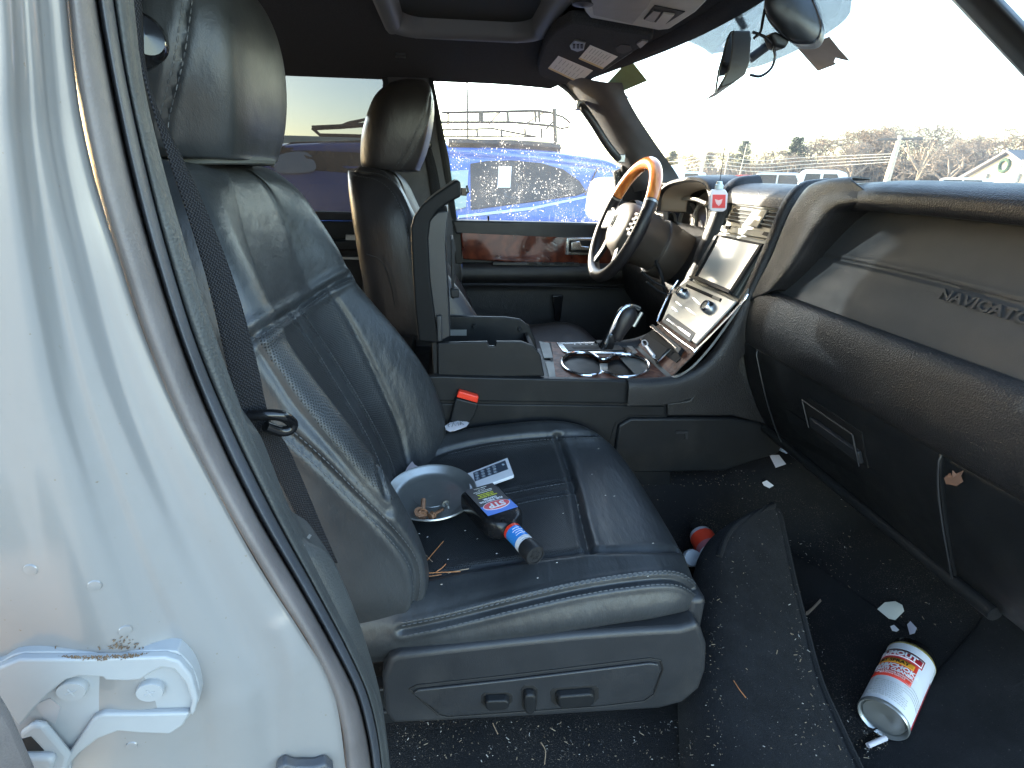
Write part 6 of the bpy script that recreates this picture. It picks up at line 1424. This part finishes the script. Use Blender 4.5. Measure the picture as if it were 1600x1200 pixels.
# poles and wires
polem=simple('pole_wood',(.50,.42,.32),.9,var=.2)
def pole(x0,y0,x1,y1,D,r,label,arm=None):
    a=far(x0,y0,D); b_=far(x1,y1,D); d=(a-b_); 
    # continue the lean down to the ground
    g=b_-d*(b_[2]/d[2]); o=empty('utility_pole',g,label,'utility pole'); mb=MB(); mb.tube([g,b_,a],[r*1.2,r*1.1,r*.8],8); mb.build('pole_shaft',polem,o)
    if arm: mb=MB(); e=np.array([.8,-.6,.02])*arm; mb.tube([a-e-[0,0,.2],a+e-[0,0,.2]],.09,6); mb.build('cross_arm',simple('arm_dark',(.12,.10,.08),.9),o)
    return a
t1=pole(1102,240,1093,279,48,.14,'pale leaning pole just right of the steering wheel')
t2=pole(1407,212,1389,272,45,.17,'tall leaning pole with a cross arm in the middle of the windscreen',1.2)
t3=pole(1167,225,1154,280,60,.05,'thin dark leaning mast behind the silver wagon'); t4=pole(1139,238,1131,278,55,.05,'thinnest dark mast directly behind the air freshener')
t5=pole(1599,250,1586,286,30,.05,'thin post crossing the right end of the cottage')
wires=empty('power_lines',t1,'pale overhead wires running across the trees left of the tall pole','power lines')
for dy in (0,6,12,18):
    mb=MB(); A=far(1030,254+dy*.9,52); B=far(1102,243+dy,48.2); Cc=far(1260,246+dy*.9,52); mb.tube(cr([A,(A+B)/2-[0,0,.12],B,(B+Cc)/2-[0,0,.3],Cc,far(1400,240+dy*.7,50)],40),.022,4); mb.build('wire',simple('wire_pale',(.6,.55,.45),.6) if dy==0 else MATS['wire_pale'],wires)
# trees
bark=[simple('bark_grey',(.24,.19,.14),.95),simple('bark_tan',(.32,.24,.16),.95)]; pine=simple('pine_foliage',(.05,.075,.04),.95)
def tree_mesh(seed,h,depth=6,spread=.55,mat=None):
    rn=random.Random(seed); mb=MB(); tw_=MB()
    def go(p,d,L,r,k):
        q=p+d*L; q2=p+d*L*.5+np.array([rn.gauss(0,.04),rn.gauss(0,.04),0])*L
        tgt=mb if k<2 else tw_
        tgt.tube([p,q2,q],[r,r*.85,r*.7],5 if k<2 else 3,cap=False)
        if k>=depth: return
        for _ in range(rn.choice([2,3,3]) if k>0 else 4):
            a=np.array([rn.gauss(0,1),rn.gauss(0,1),rn.gauss(0,.5)]); a/=np.linalg.norm(a)
            nd=d*.75+a*spread*(1+.15*k)+np.array([0,0,.16]); nd/=np.linalg.norm(nd); go(p+d*L*rn.uniform(.55,1),nd,L*rn.uniform(.62,.82),max(r*.58,.014),k+1)
    go(np.array([0,0,0.]),np.array([0,0,1.]),h*.27,h*.022,0)
    return mb,tw_
protos=[]
for i in range(4):
    mb,tw_=tree_mesh(20+i,10,7 if i!=3 else 6,.5+.08*i)
    me=[]
    for nm,m in (('trunk',mb),('crown',tw_)):
        msh=bpy.data.meshes.new(nm); msh.from_pydata([tuple(v) for v in m.v],[],m.f); msh.materials.append(bark[i%2]); me.append(msh)
    mx_=max(v[2] for v in tw_.v); protos.append(me+[mx_])
def pine_mesh(seed):
    rn=random.Random(seed); mb=MB(); fo=MB(); mb.tube([(0,0,0),(0,0,9)],[.2,.05],6)
    for k in range(26):
        z=3+6.5*k/26; R_=2.4*(1-(k/27))**.7+.4
        for j in range(7):
            a=rn.uniform(0,6.28); L=R_*rn.uniform(.5,1.1); d=np.array([math.cos(a),math.sin(a),rn.uniform(-.1,.35)]); e=np.array([0,0,z])
            mb.tube([e,e+d*L],[.04,.015],3,cap=False)
            for t in np.linspace(.3,1,9):
                for _ in range(5):
                    c=e+d*L*t+np.array([rn.gauss(0,.16) for _ in range(3)]); u=np.array([rn.gauss(0,1) for _ in range(3)]); u/=np.linalg.norm(u); v=np.cross(u,[0,0,1]); fo.add([c-u*.17,c+v*.05,c+u*.17,c-v*.05],[(0,1,2,3)])
    out=[]
    for nm,m,mt_ in (('trunk',mb,bark[0]),('crown',fo,pine)):
        msh=bpy.data.meshes.new(nm); msh.from_pydata([tuple(v) for v in m.v],[],m.f); msh.materials.append(mt_); out.append(msh)
    return out
pprot=[pine_mesh(1),pine_mesh(2)]
def plant(x,ytop,D,pr,name,label,group,rot,cat='tree',fx=1.):
    top=far(x,ytop,D); g=np.array([top[0],top[1],0]); s_=top[2]/(pr[2] if len(pr)>2 else 9.4)
    o=empty(name,g,label,cat,group); o.scale=(s_*fx,s_*fx,s_); o.rotation_euler=(0,0,rot)
    for me_ in pr[:2]:
        c=bpy.data.objects.new(me_.name,me_); COL.objects.link(c); c.parent=o
rn=random.Random(2); G_='bare winter trees along the far side of the lot'
plant(1462,176,52,protos[2],'bare_tree','tallest bare tree with pale forked branches above the dashboard brow',None,.4,fx=.9)
tl_=[(1040,240,95),(1075,236,92),(1120,228,90),(1150,222,88),(1180,226,90),(1215,226,88),(1262,216,84),(1290,204,86),(1318,198,84),(1340,193,82),(1362,196,84),(1385,190,80),(1410,196,82),(1432,200,78),(1450,202,80),(1486,200,80),(1512,196,76),(1532,204,78),(1556,206,76),(1578,200,74),(1600,190,74),(1625,188,72),(1500,215,62),(1345,215,70),(1300,225,72),(1240,236,74)]
for i,(x,y,D) in enumerate(tl_):
    plant(x,y,D,protos[rn.randrange(4)],'bare_tree','bare brown deciduous tree in the tree line beyond the parked cars',G_,rn.uniform(0,6),fx=rn.uniform(1.1,1.6))
for x,y,D,lb in ((1248,214,80,'dark green pine left of the tall leaning pole, widest of the evergreens'),(1052,236,90,'small dark pine nearest the driver windscreen pillar'),(1166,220,85,'dark pine behind the thin masts'),(1110,238,95,'low dark pine behind the pale leaning pole')):
    plant(x,y,D,pprot[rn.randrange(2)],'pine_tree',lb,None,rn.uniform(0,6),fx=1.2)
# brush mass
mb=MB(); rn=random.Random(9)
for k in range(9000):
    x=rn.uniform(1000,1640); D=rn.uniform(78,100); top=(264-min(1,(x-1000)/350)*28)+rn.uniform(0,30); p=far(x,top,D); z0=p[2]*rn.uniform(.1,.75)
    q=np.array([p[0]+rn.gauss(0,.5),p[1]+rn.gauss(0,.5),z0]); mb.cur=rn.choice([0,1]); mb.tube([q,p],[.05,.02],3,cap=False)
tag(mb.build('brush',bark,None,smooth=None,raw=True),kind='stuff')
# ================================================================ LIGHT, SKY, CAMERA
sun_dir=np.array(SUN); sun_dir=sun_dir/np.linalg.norm(sun_dir)   # towards the sun
L=bpy.data.lights.new('sun','SUN'); L.energy=SUN_E; L.angle=R(.5); L.color=(1,.90,.76)
lo=bpy.data.objects.new('sun',L); COL.objects.link(lo); lo.rotation_euler=Vector(sun_dir).to_track_quat('Z','Y').to_euler()
w=bpy.data.worlds.new('World'); S.world=w; w.use_nodes=True; nt=w.node_tree; bg=nt.nodes['Background']; sk=nt.nodes.new('ShaderNodeTexSky'); sk.sky_type='NISHITA'; sk.sun_disc=False
sk.sun_elevation=math.asin(sun_dir[2]); sk.sun_rotation=math.atan2(sun_dir[0],sun_dir[1]); sk.air_density=1.; sk.dust_density=1.0; sk.ozone_density=.9
nt.links.new(sk.outputs[0],bg.inputs[0]); bg.inputs[1].default_value=SKY_E
cam=bpy.data.cameras.new('camera'); co_=bpy.data.objects.new('camera',cam); COL.objects.link(co_); S.camera=co_
cam.sensor_width=36; cam.lens=FP/1600*36; cam.clip_start=.02; cam.clip_end=4000
m4=Matrix.Identity(4)
for i in range(3):
    for j in range(3): m4[i][j]=CM[i][j]
    m4[i][3]=CP[i]
co_.matrix_world=m4
S.view_settings.view_transform='Standard'; S.view_settings.look='None'; S.view_settings.exposure=EXPO; S.view_settings.gamma=1
S.render.engine='CYCLES'; S.cycles.max_bounces=10; S.cycles.diffuse_bounces=5; S.cycles.transparent_max_bounces=16; S.cycles.use_denoising=True
S.cycles.sample_clamp_indirect=8.
